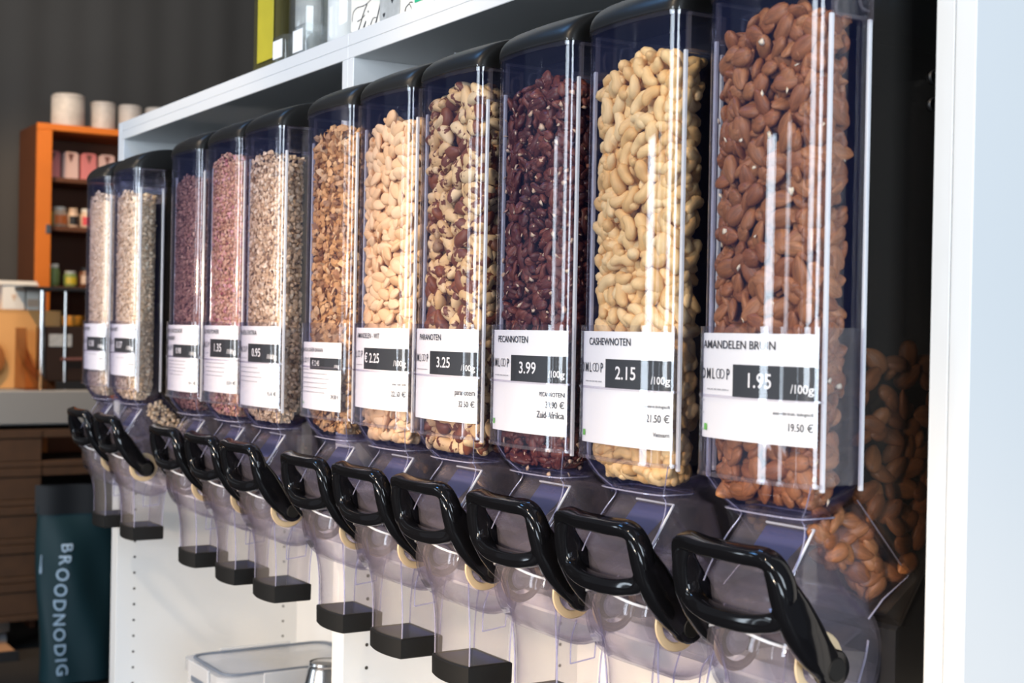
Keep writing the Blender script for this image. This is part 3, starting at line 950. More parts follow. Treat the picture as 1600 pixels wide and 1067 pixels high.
def cashew_fn(t, a):
    th = t * 1.25
    R = 0.0095
    r = 0.0052 * math.sqrt(max(0, 1 - t ** 4)) * (1 + 0.22 * t)
    cx_, cy_ = R * math.sin(th), R * math.cos(th) - 0.006
    return (cx_ + r * math.cos(a) * math.sin(th), cy_ + r * math.cos(a) * math.cos(th), r * 0.92 * math.sin(a))


def brazil_fn(t, a):
    r = math.sqrt(max(0, 1 - t * t)) * (1 + 0.10 * math.cos(3 * a)) * (1 - 0.08 * t)
    return (t * 0.0165, r * 0.0082 * math.cos(a) + 0.0035 * (1 - t * t) - 0.002, r * 0.0078 * math.sin(a))


def pecan_make(seed, L=0.0155):
    q = np.random.default_rng(seed)
    ph = q.uniform(0, 6.28, 4)

    def fn(t, a):
        r = math.sqrt(max(0, 1 - abs(t) ** 2.6)) * (1 + 0.10 * math.sin(5 * t + ph[0]))
        top = math.sin(a) > 0
        groove = 1.0 - (0.42 * math.exp(-(math.cos(a) / 0.16) ** 2) if top else 0) + (0.13 * math.cos(10 * a + 1.6 * math.sin(6 * t + ph[1])) if top else 0.05 * math.cos(6 * a))
        zf = 0.0066 if top else 0.0022
        return (t * L, r * 0.0082 * math.cos(a) * (1 + 0.05 * math.cos(10 * a)), r * zf * math.sin(a) * groove + 0.0007 * math.sin(t * 14 + ph[2]))
    return fn


def pecan_bit(seed):
    q = np.random.default_rng(seed)
    c = q.uniform(-1, 1, (5, 3))

    def fn(t, a):
        r = math.sqrt(max(0, 1 - t * t))
        d = np.array([t, r * math.cos(a), r * math.sin(a)])
        k = 0.75 + 0.30 * max(float(d @ v) for v in c) - 0.15 * abs(math.sin(7 * a + 3 * t))
        return (d[0] * 0.0085 * k, d[1] * 0.0055 * k, d[2] * 0.0042 * k)
    return fn


def flake(seed, rx=1.0, ry=0.8, th=0.22):
    q = np.random.default_rng(seed)
    n = 6
    a = np.linspace(0, 2 * math.pi, n + 1)[:-1] + q.uniform(-.25, .25, n)
    rr = q.uniform(0.75, 1.15, n)
    V = [(rx * r * math.cos(t), ry * r * math.sin(t), q.uniform(-.22, .22)) for t, r in zip(a, rr)] + [(0, 0, th), (0, 0, -th)]
    F = [(j, (j + 1) % n, n) for j in range(n)] + [((j + 1) % n, j, n + 1) for j in range(n)]
    return np.array(V), F


def chunk(seed):
    q = np.random.default_rng(seed)
    p = (1 + 5 ** .5) / 2
    V = np.array([(-1, p, 0), (1, p, 0), (-1, -p, 0), (1, -p, 0), (0, -1, p), (0, 1, p), (0, -1, -p), (0, 1, -p), (p, 0, -1), (p, 0, 1), (-p, 0, -1), (-p, 0, 1)]) / 1.9
    F = [(0, 11, 5), (0, 5, 1), (0, 1, 7), (0, 7, 10), (0, 10, 11), (1, 5, 9), (5, 11, 4), (11, 10, 2), (10, 7, 6), (7, 1, 8), (3, 9, 4), (3, 4, 2), (3, 2, 6), (3, 6, 8), (3, 8, 9), (4, 9, 5), (2, 4, 11), (6, 2, 10), (8, 6, 7), (9, 8, 1)]
    return V * q.uniform(0.7, 1.2, (12, 1)), F


# content outline (inside the tube): left side, front, right side, then tapering in to the back
CS = np.linspace(ARC[0], ARC[-1], 121)


def content_curve(inset):
    P = [fpos(s, -inset)[:2] for s in CS]
    P = [(float(a), float(b)) for a, b in P]
    xr, yr = P[-1]
    tail = [(xr - 0.000, yr + 0.008), (xr - 0.005, yr + 0.016), (xr - 0.020, yr + 0.021)]
    P = [(-a, b) for a, b in tail[::-1]] + P + tail
    P = np.array(P)
    d = np.linalg.norm(np.diff(P, axis=0), axis=1)
    return P, np.concatenate([[0], np.cumsum(d)])


def shell_points(step, inset, ztop, zbot=1.163, zstep=None):
    """jittered hexagonal spread over the content surface -> positions (bin-local, world z) and outward normals"""
    P, A = content_curve(inset)
    zstep = zstep or step * 0.87
    out, nor = [], []
    row = 0
    z = zbot
    while z < ztop + 0.012:
        s = (step / 2 if row % 2 else 0) + rng.uniform(0, step * .3)
        while s < A[-1]:
            sj, zj = s + rng.normal(0, step * .2), z + rng.normal(0, zstep * .22)
            x, y = np.interp(sj, A, P[:, 0]), np.interp(sj, A, P[:, 1])
            x2, y2 = np.interp(sj + .002, A, P[:, 0]), np.interp(sj + .002, A, P[:, 1])
            x1, y1 = np.interp(sj - .002, A, P[:, 0]), np.interp(sj - .002, A, P[:, 1])
            n_ = np.array([y2 - y1, -(x2 - x1), 0]); n_ /= np.linalg.norm(n_) + 1e-9
            k = float(np.interp(zj, [1.156, 1.162, 1.170, 1.178, 1.187, 1.198], [.58, .66, .79, .90, .965, 1.0]))
            lim = ztop - 0.016 * (abs(x) / 0.06) ** 2 - (0.006 if x < 0 else 0) + rng.uniform(-.003, .003)
            if zbot - .002 < zj < lim:
                out.append((x * k, -0.048 + (y + 0.048) * k, zj)); nor.append(n_)
            s += step
        z += zstep
        row += 1
    return np.array(out), np.array(nor)


def top_points(step, ztop, inset):
    out, nor = [], []
    for x in np.arange(-0.054, 0.055, step):
        for y in np.arange(-0.072, -0.030, step):
            xx, yy = x + rng.normal(0, step * .25), y + rng.normal(0, step * .25)
            if abs(xx) < 0.054 and yy > -0.085 + inset + 0.25 * max(0, abs(xx) - .04):
                out.append((xx, yy, ztop - 0.004 - 0.016 * (abs(xx) / .06) ** 2)); nor.append(np.array([0, 0, 1.0]))
    return np.array(out), np.array(nor)


def rear_points(step, ztop, x=0.059, throat=True):
    """pieces against the right wall of the rear hopper and in the throat between hopper and chute"""
    out, nor = [], []
    for z in np.arange(1.078, ztop, step * .87):
        for y in np.arange(-0.010, 0.20, step):
            yy, z_ = y + rng.normal(0, step * .22), z + rng.normal(0, step * .2)
            floor = 1.076 + max(0, yy - 0.022) * 1.46 if yy < 0.056 else 1.130 + (yy - .056) * .48
            front = -0.010 if z_ > 1.176 else float(np.interp(z_, [1.085, 1.11, 1.176], [0.012, 0.046, -0.008]))
            lid_ = ztop - 0.02 * max(0, (yy - .02)) + 0.0
            if z_ > floor + .006 and yy > front and z_ < lid_:
                out.append((x, yy, z_)); nor.append(np.array([1.0, 0, 0]))
    for xl, z, y in [(xl, z, y) for xl in ((0.050, 0.041) if throat else ()) for z in np.arange(1.098, 1.174, step * .68) for y in np.arange(-0.040, 0.037, step * .8)]:
        if True:
            yy, z_ = y + rng.normal(0, step * .2), z + rng.normal(0, step * .15)
            if z_ < float(np.interp(yy, [-.04, -.02, .036], [1.160, 1.166, 1.112])) and z_ > float(np.interp(yy, [-.04, -.01, .012, .036], [1.140, 1.108, 1.098, 1.106])):
                out.append((xl, yy, z_)); nor.append(np.array([1.0, 0, 0]))
    return np.array(out).reshape(-1, 3), np.array(nor).reshape(-1, 3)


def orient(nor, tilt, lie=0.9):
    """rotation matrices: thin axis near the wall normal, long axis in the wall plane, mostly lying"""
    R = []
    for n_ in nor:
        n2 = n_ + rng.normal(0, tilt, 3)
        n2 /= np.linalg.norm(n2)
        h = np.cross([0, 0, 1.0], n2)
        if np.linalg.norm(h) < .1: h = np.array([1.0, 0, 0])
        h /= np.linalg.norm(h)
        v = np.cross(n2, h)
        a = rng.normal(0, lie) + (math.pi if rng.random() < .5 else 0)
        e1 = h * math.cos(a) + v * math.sin(a)
        e2 = np.cross(n2, e1)
        R.append(np.column_stack([e1, e2, n2]))
    return np.array(R)


def join_pieces(templates, pos, R, scale, pick):
    """one big vertex/face set from many transformed templates"""
    Vs, Fl, base = [], [], 0
    for k, (V, F) in enumerate(templates):
        idx = np.where(pick == k)[0]
        if not len(idx): continue
        s = scale[idx][:, None, None] if scale.ndim == 1 else scale[idx][:, None, :]
        X = np.einsum('nij,nvj->nvi', R[idx], V[None] * s) + pos[idx][:, None, :]
        tri = [f for f in F if len(f) == 3] + [t for f in F if len(f) == 4 for t in ((f[0], f[1], f[2]), (f[0], f[2], f[3]))]
        T_ = np.array(tri)
        FF = (T_[None] + (np.arange(len(idx)) * len(V))[:, None, None]).reshape(-1, 3) + base
        Vs.append(X.reshape(-1, 3)); Fl.append(FF)
        base += len(idx) * len(V)
    return np.concatenate(Vs), np.concatenate(Fl)


def big_mesh(name, V, F, mats, mat_idx=None, smooth=True):
    me = bpy.data.meshes.new(name)
    me.vertices.add(len(V)); me.vertices.foreach_set('co', V.astype(np.float32).ravel())
    me.loops.add(len(F) * 3); me.loops.foreach_set('vertex_index', F.astype(np.int32).ravel())
    me.polygons.add(len(F))
    me.polygons.foreach_set('loop_start', np.arange(len(F), dtype=np.int32) * 3)
    me.polygons.foreach_set('loop_total', np.full(len(F), 3, dtype=np.int32))
    for m in mats: me.materials.append(M[m])
    if mat_idx is not None: me.polygons.foreach_set('material_index', mat_idx.astype(np.int32))
    me.polygons.foreach_set('use_smooth', np.full(len(F), smooth))
    me.update(calc_edges=True)
    me.validate()
    return me


def core_geo(inset, ztop):
    P, A = content_curve(inset)
    P = P[::6]
    rings = []
    for z, k in ((1.182, .60), (1.190, .80), (1.2, .95), (1.21, 1.0), (ztop - 0.020, 1.0)):
        rings.append([(x * k, -0.048 + (y + .048) * k, z) for x, y in P])
    g = G().loft(rings)
    V = np.array(g.v)
    tri = []
    for f in g.f:
        for j in range(1, len(f) - 1): tri.append((f[0], f[j], f[j + 1]))
    return V, np.array(tri)


def press(P, N, R, S, pick, temps, Ly, thick, loose=0.6):
    """slide every piece inwards until it just touches the window; deeper layers further in"""
    for q in range(len(P)):
        if abs(N[q][2]) > .5:
            vv = (temps[pick[q]][0] * S[q]) @ R[q].T
            lo, hi = vv.min(0), vv.max(0)
            P[q][0] = min(max(P[q][0], -0.060 - lo[0]), 0.060 - hi[0])
            P[q][1] = max(P[q][1], -0.078 - lo[1])
            continue
        ext = float(((temps[pick[q]][0] * S[q]) @ R[q].T @ N[q]).max())
        lay = 0 if Ly[q] == 9 else Ly[q]
        neck = max(0.0, 1.190 - P[q][2]) * 0.30 if Ly[q] != 9 else 0.0
        P[q] -= N[q] * (neck + ext + lay * thick * 0.85 + rng.uniform(0, thick * loose))
        if Ly[q] == 9: continue
        vv = (temps[pick[q]][0] * S[q]) @ R[q].T
        lo, hi = vv.min(0), vv.max(0)
        P[q][2] += max(0.0, 1.167 - (P[q][2] + lo[2]))
        kz = float(np.interp(P[q][2] + lo[2] * .5, [1.156, 1.162, 1.170, 1.178, 1.187, 1.198], [.58, .66, .79, .90, .965, 1.0]))
        lim_ = 0.0632 * kz
        if hi[0] - lo[0] < 2 * lim_: P[q][0] = min(max(P[q][0], -lim_ - lo[0]), lim_ - hi[0])
        P[q][1] = max(P[q][1], -0.0815 + 0.012 * max(0.0, (abs(P[q][0]) - 0.035) / 0.03) - lo[1])


def fill_nuts(i, kind, fns, step, thick, ztop, mat, noun, label, cat, group, layers=3, tilt=0.35, lie=0.8, extra=None, rear=1.27, limit=300, smin=0.9, smax=1.1, res=(8, 10)):
    bx = BX[i]
    temps = [uv_piece(f, *res) for f in fns]
    P, N, Ly = [], [], []
    for k in range(layers):
        p, n_ = shell_points(step, 0.0032, ztop)
        P.append(p); N.append(n_); Ly.append(np.full(len(p), k))
    p, n_ = top_points(step * .9, ztop, 0.012)
    P.append(p); N.append(n_); Ly.append(np.full(len(p), 0))
    p, n_ = rear_points(step, rear, throat=(i == 10))
    P.append(p); N.append(n_); Ly.append(np.full(len(p), 9))
    P, N, Ly = np.concatenate(P), np.concatenate(N), np.concatenate(Ly)
    R = orient(N, tilt, lie)
    S = rng.uniform(smin, smax, len(P))
    pick = rng.integers(0, len(temps), len(P))
    press(P, N, R, S, pick, temps, Ly, thick)
    Wp = P + np.array([bx, 0, 0])
    d = CAM - Wp
    facing = np.einsum('ij,ij->i', N, d / np.linalg.norm(d, axis=1)[:, None])
    score = np.where(Ly == 0, facing, np.where(Ly == 9, facing * .4 if i == 10 else -1, -1.0))
    hid = (P[:, 2] > 1.222) & (P[:, 2] < 1.300) & (P[:, 0] < 0.057) & (Ly == 0) & (np.abs(N[:, 2]) < .5)   # behind the label card
    score[hid] = -1
    order = np.argsort(-score)[:limit]
    order = order[score[order] > 0.12]
    ind = np.zeros(len(P), bool); ind[order] = True
    datas = [mdata(kind, V, F, mat, True) for V, F in temps]
    first = None
    for q in np.where(ind)[0]:
        o_ = bpy.data.objects.new(kind, datas[pick[q]])
        m4 = Matrix(R[q].tolist()).to_4x4() @ Matrix.Diagonal((S[q], S[q], S[q], 1))
        m4.translation = Wp[q]
        o_.matrix_world = m4
        COL.objects.link(o_)
        px_, _, pz_ = P[q]
        if Ly[q] == 9: zn, zg = ('in the shaded rear hopper of', 'in the rear hopper')
        elif px_ > 0.0565: zn, zg = ('against the side wall of', 'at the side wall')
        elif pz_ > 1.505: zn, zg = ('near the top of the fill in', 'at the top')
        elif pz_ > 1.40: zn, zg = ('in the upper half of', 'in the upper half')
        elif pz_ > 1.25: zn, zg = ('just above the price card of', 'above the price card')
        else: zn, zg = ('showing below the price card of', 'below the price card')
        o_['label'], o_['category'], o_['group'] = label.replace('in the', zn + ' the', 1).replace('clear dispenser', 'dispenser'), cat, group + ' ' + zg
    rest = ~ind
    V, F = join_pieces(temps, Wp[rest], R[rest], S[rest], pick[rest])
    mi = np.zeros(len(F), int)
    mats = [mat]
    if extra:
        em, en, es = extra
        p, n_ = shell_points(step * 1.7, 0.0068, ztop - .004)
        sel = rng.permutation(len(p))[:en]
        ft = [flake(50 + k) for k in range(4)]
        V2, F2 = join_pieces(ft, p[sel] + np.array([bx, 0, 0]), orient(n_[sel], .5, 2), rng.uniform(es * .6, es * 1.3, len(sel)), rng.integers(0, 4, len(sel)))
        F = np.concatenate([F, F2 + len(V)]); V = np.concatenate([V, V2])
        mi = np.concatenate([mi, np.ones(len(F2), int)])
        mats.append(em)
    Vc, Fc = core_geo(0.0035 + thick * (layers - .25) * .85, ztop)
    F = np.concatenate([F, Fc + len(V)]); V = np.concatenate([V, Vc + np.array([bx, 0, 0])]); mi = np.concatenate([mi, np.zeros(len(Fc), int)])
    o_ = link(kind + '_pile', big_mesh(kind + '_pile', V, F, mats, mi))
    tag(o_, noun, cat + ' pile', kind='stuff')


def fill_bits(i, name, size, step, ztop, mat, noun, layers=3, chunky=0.15, rear=1.26, flat=0.45):
    bx = BX[i]
    temps = [flake(k, 1.0, 0.8, 0.25) for k in range(6)] + [chunk(k) for k in range(4)]
    P, N, Ly = [], [], []
    for k in range(layers):
        p, n_ = shell_points(step, 0.0032, ztop)
        P.append(p); N.append(n_); Ly.append(np.full(len(p), k))
    p, n_ = top_points(step, ztop, 0.010); P.append(p); N.append(n_); Ly.append(np.full(len(p), 0))
    p, n_ = rear_points(step * 1.1, rear, throat=(i == 1)); P.append(p); N.append(n_); Ly.append(np.full(len(p), 9))
    P, N, Ly = np.concatenate(P), np.concatenate(N), np.concatenate(Ly)
    R = orient(N, flat, 1.5)
    S = rng.uniform(size * .32, size * .68, len(P))
    pick = np.where(rng.random(len(P)) < chunky, rng.integers(6, 10, len(P)), rng.integers(0, 6, len(P)))
    press(P, N, R, S, pick, temps, Ly, size * .65)
    V, F = join_pieces(temps, P + np.array([bx, 0, 0]), R, S, pick)
    Vc, Fc = core_geo(0.004 + size * .9, ztop)
    F = np.concatenate([F, Fc + len(V)]); V = np.concatenate([V, Vc + np.array([bx, 0, 0])])
    o_ = link(name, big_mesh(name, V, F, [mat], None, False))
    tag(o_, noun, 'cereal', kind='stuff')


fill_bits(0, 'fine_oats', 0.0052, 0.0056, 1.556, 'fine_oat_bits', 'fine pale oat flakes filling the dispenser labelled 0.38', 2)
fill_bits(1, 'oat_flakes', 0.0066, 0.0064, 1.545, 'oat_bits', 'coarse oat flakes filling the dispenser labelled 0.37', 2, rear=1.30)
fill_bits(2, 'chocolate_muesli', 0.0062, 0.0062, 1.545, 'choco_bits', 'dark purple brown chocolate muesli in the dispenser labelled 0.98', 2, 0.5)
fill_bits(3, 'pink_muesli', 0.0062, 0.0062, 1.565, 'pink_bits', 'pinkish fruit muesli in the dispenser labelled 1.35', 2, 0.4)
fill_bits(4, 'beige_muesli', 0.0074, 0.0070, 1.552, 'muesli_bits', 'beige muesli flakes in the dispenser labelled 0.95', 2, 0.25)
fill_bits(5, 'granola', 0.0120, 0.0098, 1.563, 'granola_bits', 'golden brown granola with large flakes in the dispenser labelled 2.45', 3, 0.3, flat=0.6)
fill_nuts(6, 'blanched_almond', [almond_fn(0.0240, 0.0142, 0.0075), almond_fn(0.022, 0.0150, 0.0075)], 0.0160, 0.0085, 1.553, 'blanched_skin', 'pale blanched almonds behind and below the front ones, dispenser labelled 2.25', 'pale blanched almond in the clear dispenser labelled AMANDELEN - WIT', 'almond', 'blanched almonds in the dispenser', tilt=0.42, smin=1.0, smax=1.2)
fill_nuts(7, 'brazil_nut', [brazil_fn], 0.0195, 0.0140, 1.570, 'brazil_skin', 'brazil nuts behind and below the front ones, dispenser labelled 3.25', 'cream and brown brazil nut in the clear dispenser labelled PARANOTEN', 'nut', 'brazil nuts in the dispenser', tilt=0.45, lie=0.8)
fill_nuts(8, 'pecan_half', [pecan_make(1), pecan_make(2), pecan_make(3, 0.013), pecan_bit(4), pecan_bit(5), pecan_bit(6)], 0.0135, 0.0085, 1.552, 'pecan_skin', 'pecans and crumbs behind and between the front pecans, dispenser labelled 3.99', 'dark red pecan half in the clear dispenser labelled PECANNOTEN', 'nut', 'pecan halves in the dispenser', tilt=0.75, lie=1.2, extra=('pecan_crumb', 760, 0.0036), smin=0.75, smax=1.08, res=(10, 22))
fill_nuts(9, 'cashew', [cashew_fn], 0.0180, 0.0100, 1.553, 'cashew_skin', 'cashews behind and below the front ones, dispenser labelled 2.15', 'pale golden cashew in the clear dispenser labelled CASHEWNOTEN', 'nut', 'cashews in the dispenser', tilt=0.45, lie=1.5, smin=1.05, smax=1.3)
fill_nuts(10, 'brown_almond', [almond_fn(0.0245, 0.0148, 0.0076), almond_fn(0.0228, 0.0155, 0.0082)], 0.0168, 0.0085, 1.562, 'almond_skin', 'brown almonds and pale chips behind the front almonds, dispenser labelled 1.95', 'brown skinned almond in the clear dispenser labelled AMANDELEN BRUIN', 'almond', 'brown almonds in the dispenser', tilt=0.40, extra=('almond_chip', 42, 0.0036), rear=1.297, smin=1.0, smax=1.25)


# ---------------------------------------------------------------- jars and carton on top of the cabinets
def jar(x, y, r, h, label, mat='glass_clear', insert='photo_grey'):
    root = tag(empty('glass_jar', (x, y, H)), label, 'jar', 'glass jars on top of the cabinet')
    prof = [(r * .55, 0.004), (r * .86, 0.0), (r, 0.010), (r * .94, 0.016), (r, 0.022), (r, h * .66), (r * .93, h * .74), (r * .70, h * .82), (r * .70, h * .88)]
    g = G()
    g.lathe(prof, 28, cap1=False)
    g.lathe([(a * .95, b + (.004 if k == 0 else .002)) for k, (a, b) in enumerate(prof)][::-1], 28, cap0=False)
    g.obj('glass_body', mat, root, True, 40)
    G().lathe([(r * .72, h * .89), (r * .75, h * .90), (r * .75, h * .94), (r * .5, h * .97)], 28).obj('glass_lid', mat, root, True, 40)
    g = G()
    g.lathe([(r * .72, h * .875), (r * .76, h * .88), (r * .72, h * .887)], 28)
    g.obj('rubber_ring', 'label_orange', root, True)
    g = G()
    for sx in (-1, 1):
        g.sweep(catmull([(sx * r * .74, 0, h * .84), (sx * r * .82, -r * .3, h * .72), (sx * r * .55, -r * .85, h * .62), (0, -r * 1.06, h * .60)], 6), 0.0013, 0.0013, n=6)
        g.sweep(catmull([(sx * r * .76, 0, h * .86), (sx * r * .8, 0, h * .93), (0, 0, h * .99)], 6), 0.0013, 0.0013, n=6)
    g.obj('wire_clasp', 'steel', root, True)
    g = G()
    aa = np.linspace(-2.6, 0.5, 14)
    g.loft([[(r * .80 * math.cos(a), r * .80 * math.sin(a), z) for a in aa] + [(r * .79 * math.cos(a), r * .79 * math.sin(a), z) for a in aa[::-1]] for z in (0.012, h * .60)])
    g.obj('paper_insert', insert, root, True, 40)
    return root


jar(0.800, 0.075, 0.050, 0.19, 'clear glass swing-top jar beside the yellow printed bag')
jar(0.915, 0.080, 0.052, 0.20, 'clear glass swing-top jar in the middle of the three on the cabinet', insert='paper')
jar(0.998, 0.150, 0.050, 0.20, 'clear glass swing-top jar half behind the white carton', insert='canister_white')
for k, (x, y, h_) in enumerate(((0.800, 0.030, 0.040), (0.868, 0.034, 0.045))):
    r_ = tag(empty('small_glass', (x, y, H)), ['short square glass in front of the first swing-top jar', 'short square glass in front of the middle swing-top jar'][k], 'glass', 'short square glasses')
    g = G()
    g.shell([rrect(-.026, -.026, .026, .026, z, .006) for z in (0.0, h_)], [rrect(-.0235, -.0235, .0235, .0235, z, .005) for z in (0.004, h_)], True, False)
    g.add(rrect(-.026, -.026, .026, .026, 0, .006), [tuple(range(19, -1, -1))])
    g.obj('glass_cup', 'glass_clear', r_, True, 40)
    G().box(-.018, .018, -.0268, -.0262, .006, h_ - .006).obj('paper_tag', 'paper', r_)
r_ = tag(empty('olive_bottle', (0.675, 0.075, H)), 'tall square olive glass bottle with yellow paper band on the cabinet', 'bottle')
g = G()
g.loft([rrect(-.052, -.045, .052, .045, z, .012) for z in (0.0, .26)])
g.loft([rrect(-.049, -.042, .049, .042, z, .010)[::-1] for z in (0.006, .256)])
g.obj('glass_body', 'glass_olive', r_, True, 40)
G().bbox(-.020, .045, -.0475, -.0455, 0.022, .24, .0005).obj('yellow_band', 'yellow_paper', r_)
G().lathe([(.022, .26), (.020, .29), (.024, .295), (.024, .31)], 20).obj('neck', 'glass_olive', r_, True, 40)
o = tag(empty('yellow_packet', (0.845, 0.20, H)), 'flat yellow packet standing behind the glass jars', 'packet')
G().bbox(-.07, .07, -.006, .006, 0.0, .26, .003).obj('packet_body', 'yellow_paper', o)
G().box(-.07, .07, -.008, .008, .245, .262).obj('packet_fold', 'yellow_paper', o)
o = tag(empty('white_carton', (1.20, 0.03, H)), 'white carton with black script lettering and a printed jar on top of the cabinet', 'carton')
G().bbox(-.196, .23, 0.0, .20, 0.0, .30, .0015).obj('carton_body', 'carton_white', o)
g = G()


def stroke(P, w0=0.0012, w1=0.0026):
    q = catmull([(x, -0.0004, z) for x, z in P], 8)
    m_ = len(q)
    V, F = [], []
    for i_ in range(m_):
        a, b = q[max(0, i_ - 1)], q[min(m_ - 1, i_ + 1)]
        t = b - a; t /= np.linalg.norm(t) + 1e-9
        nn = np.array([-t[2], 0, t[0]])
        ww = w0 + (w1 - w0) * max(0.0, -t[2]) ** 1.5
        V += [q[i_] + nn * ww / 2, q[i_] - nn * ww / 2]
        if i_: F.append((2 * i_ - 2, 2 * i_ - 1, 2 * i_ + 1, 2 * i_))
    g.add(V, F)


stroke([(-.190, .029), (-.188, .040), (-.176, .0455), (-.150, .0450), (-.128, .0500)], .0012, .0026)
stroke([(-.143, .0450), (-.154, .034), (-.167, .016), (-.179, .0065), (-.191, .0085), (-.193, .0150)], .0014, .0028)
stroke([(-.173, .0260), (-.162, .0270), (-.149, .0310)])
g.obj('script_letter', 'ink', o)
g = G()
stroke([(-.157, .0110), (-.146, .0220), (-.152, .0110), (-.147, .0070), (-.136, .0150)])
stroke([(-.140, .0350), (-.1385, .0330)], .0026, .0026)
g.obj('script_letter', 'ink', o)
g = G()
stroke([(-.113, .0210), (-.123, .0215), (-.131, .0130), (-.128, .0065), (-.119, .0100), (-.108, .0260)])
stroke([(-.101, .0400), (-.108, .0250), (-.114, .0120), (-.110, .0065), (-.101, .0120)], .0014, .0030)
g.obj('script_letter', 'ink', o)
g = G()
stroke([(-.016, .022), (-.026, .018), (-.027, .009), (-.018, .006), (-.010, .014), (-.016, .023), (-.006, .022)])
g.obj('script_letter', 'ink', o)
G().loft([[(x, -0.0003, z) for x, z in ((-.098, .0), (-.046, .0), (-.042, .02), (-.044, .16), (-.100, .16), (-.102, .02))], [(x, -0.0010, z) for x, z in ((-.098, .0), (-.046, .0), (-.042, .02), (-.044, .16), (-.100, .16), (-.102, .02))]]).obj('printed_jar', 'photo_grey', o)
for (x, z) in ((-.088, .020), (-.080, .048), (-.064, .035), (-.083, .078), (-.062, .066)):
    G().add([(x + a * .004, -0.0013, z + b * .004) for a, b in ((0, -1), (1, .2), (.6, .8), (0, .4), (-.6, .8), (-1, .2))], [(0, 1, 2, 3, 4, 5)]).obj('printed_heart', 'ink', o)
G().box(.000, .034, -.0009, -.0002, .020, .075).obj('green_print', 'leaf_green', o)
G().box(.052, .064, -.0009, -.0002, .010, .075).obj('dark_print', 'ink', o)

# ---------------------------------------------------------------- food box and steel scoop on the lower shelf
bx_ = tag(empty('food_box', (0.435, 0.175, 0.518)), 'clear plastic food storage box with grey sealed lid on the lower shelf', 'container')
g = G()
g.shell([rrect(-.095 + k, -.135 + k, .095 - k, .135 - k, z, .025) for z, k in ((0.0, .008), (.165, 0))], [rrect(-.092 + k, -.132 + k, .092 - k, .132 - k, z, .023) for z, k in ((0.003, .008), (.165, 0))], True, False)
g.add(rrect(-.087, -.127, .087, .127, 0, .02), [tuple(range(19, -1, -1))])
g.obj('box_body', 'box_plastic', bx_, True, 40)
g = G()
g.loft([rrect(-.104, -.146, .104, .146, z, r) for z, r in ((.158, .028), (.176, .030), (.180, .028))])
ld = g.obj('box_lid', 'box_plastic', bx_, True, 40)
ring = rrect(-.090, -.132, .090, .132, .1815, .026, 6)
G().sweep(ring, 0.0022, 0.0035, n=8, closed=True).obj('lid_seal', 'seal_grey', ld, True)
for (a, b, c_, d_) in ((-.05, .05, -.1515, -.147), (-.05, .05, .147, .1515)):
    G().bbox(a, b, c_, d_, .130, .184, .001).obj('lid_clasp', 'box_plastic', ld)
G().bbox(-.03, .03, -.153, -.1515, .150, .160, .0005).obj('clasp_slot', 'seal_grey', ld)
for (a, b, c_, d_) in ((-.109, -.1045, -.07, .07), (.1045, .109, -.07, .07)):
    G().bbox(a, b, c_, d_, .130, .184, .001).obj('lid_clasp', 'box_plastic', ld)
sc_ = tag(empty('steel_scoop', (0.700, 0.150, 0.518)), 'shiny steel conical scoop standing beside the food box', 'scoop')
g = G()
g.lathe([(.052, .0), (.052, .08), (.044, .16), (.030, .222), (.026, .230), (.022, .232)], 28)
g.obj('scoop_bowl', 'steel', sc_, True, 40)
G().lathe([(.0275, .224), (.0290, .228), (.0275, .232)], 28, cap0=False, cap1=False).obj('scoop_rim', 'steel', sc_, True)

# ---------------------------------------------------------------- far left: counter, pallets, bag
o = tag(empty('grey_counter', (-2.40, 0.3, FZ)), 'grey counter slab on the stacked pallets by the dark wall', 'counter')
G().bbox(-.38, 0, -2.0, 1.5, 0.937 - FZ, 1.062 - FZ, .006).obj('counter_slab', 'counter_grey', o)
o = tag(empty('pallet_stack', (-2.40, 0.3, FZ)), 'stack of worn brown wooden pallets on castors under the grey counter', 'pallets')
zp = 0.11
lv = 0
while zp < 0.80:
    for yy in (-1.1, -0.45, 0.0):
        G().bbox(-.36, -.004, yy - .01, yy + .14, zp + .022, zp + .105, .003).obj('pallet_block', 'pallet_wood', o)
    for k, (ya, yb) in enumerate(((-1.11, -0.32), (-.30, 0.14), (.141, .60))):
        G().bbox(-.36, 0.0 - (.004 if k == 2 else 0), ya, yb, zp, zp + .021, .002).obj('pallet_board', 'pallet_wood', o)
        G().bbox(-.36, 0.0 - (.006 if k == 2 else 0), ya, yb, zp + .106, zp + .136, .002).obj('pallet_board', 'pallet_wood', o)
    zp += .1385
    lv += 1
for yy in (-0.9, 0.02):
    c_ = G().lathe([(.020, -.014), (.036, -.012), (.036, .012), (.020, .014)], 20, (-.06, yy, .037), 'y').obj('castor', 'metal_pin', o, True, 40)
    G().box(-.085, -.035, yy - .022, yy + .022, .070, .109).obj('castor_fork', 'steel', c_)

# crate edge in the bottom corner
o = tag(empty('plank_crate', (-2.30, 0.24, FZ)), 'low crate of tan planks on the floor in front of the pallets', 'crate')
for k in range(3):
    G().bbox(-.30, .02, -.20 + k * .10, -.105 + k * .10, .0, .03 + .0 * k, .002).obj('plank', 'plank_tan', o)
G().bbox(.021, .035, -.21, .10, .0, .035, .001).obj('dark_edge', 'black_base', o)

# bag
o = tag(empty('paper_bag', (-1.90, 0.43, FZ)), 'dark green bag printed BROODNODIG standing by the white cabinet', 'bag')
nu, nv = 22, 24
V, F = [], []


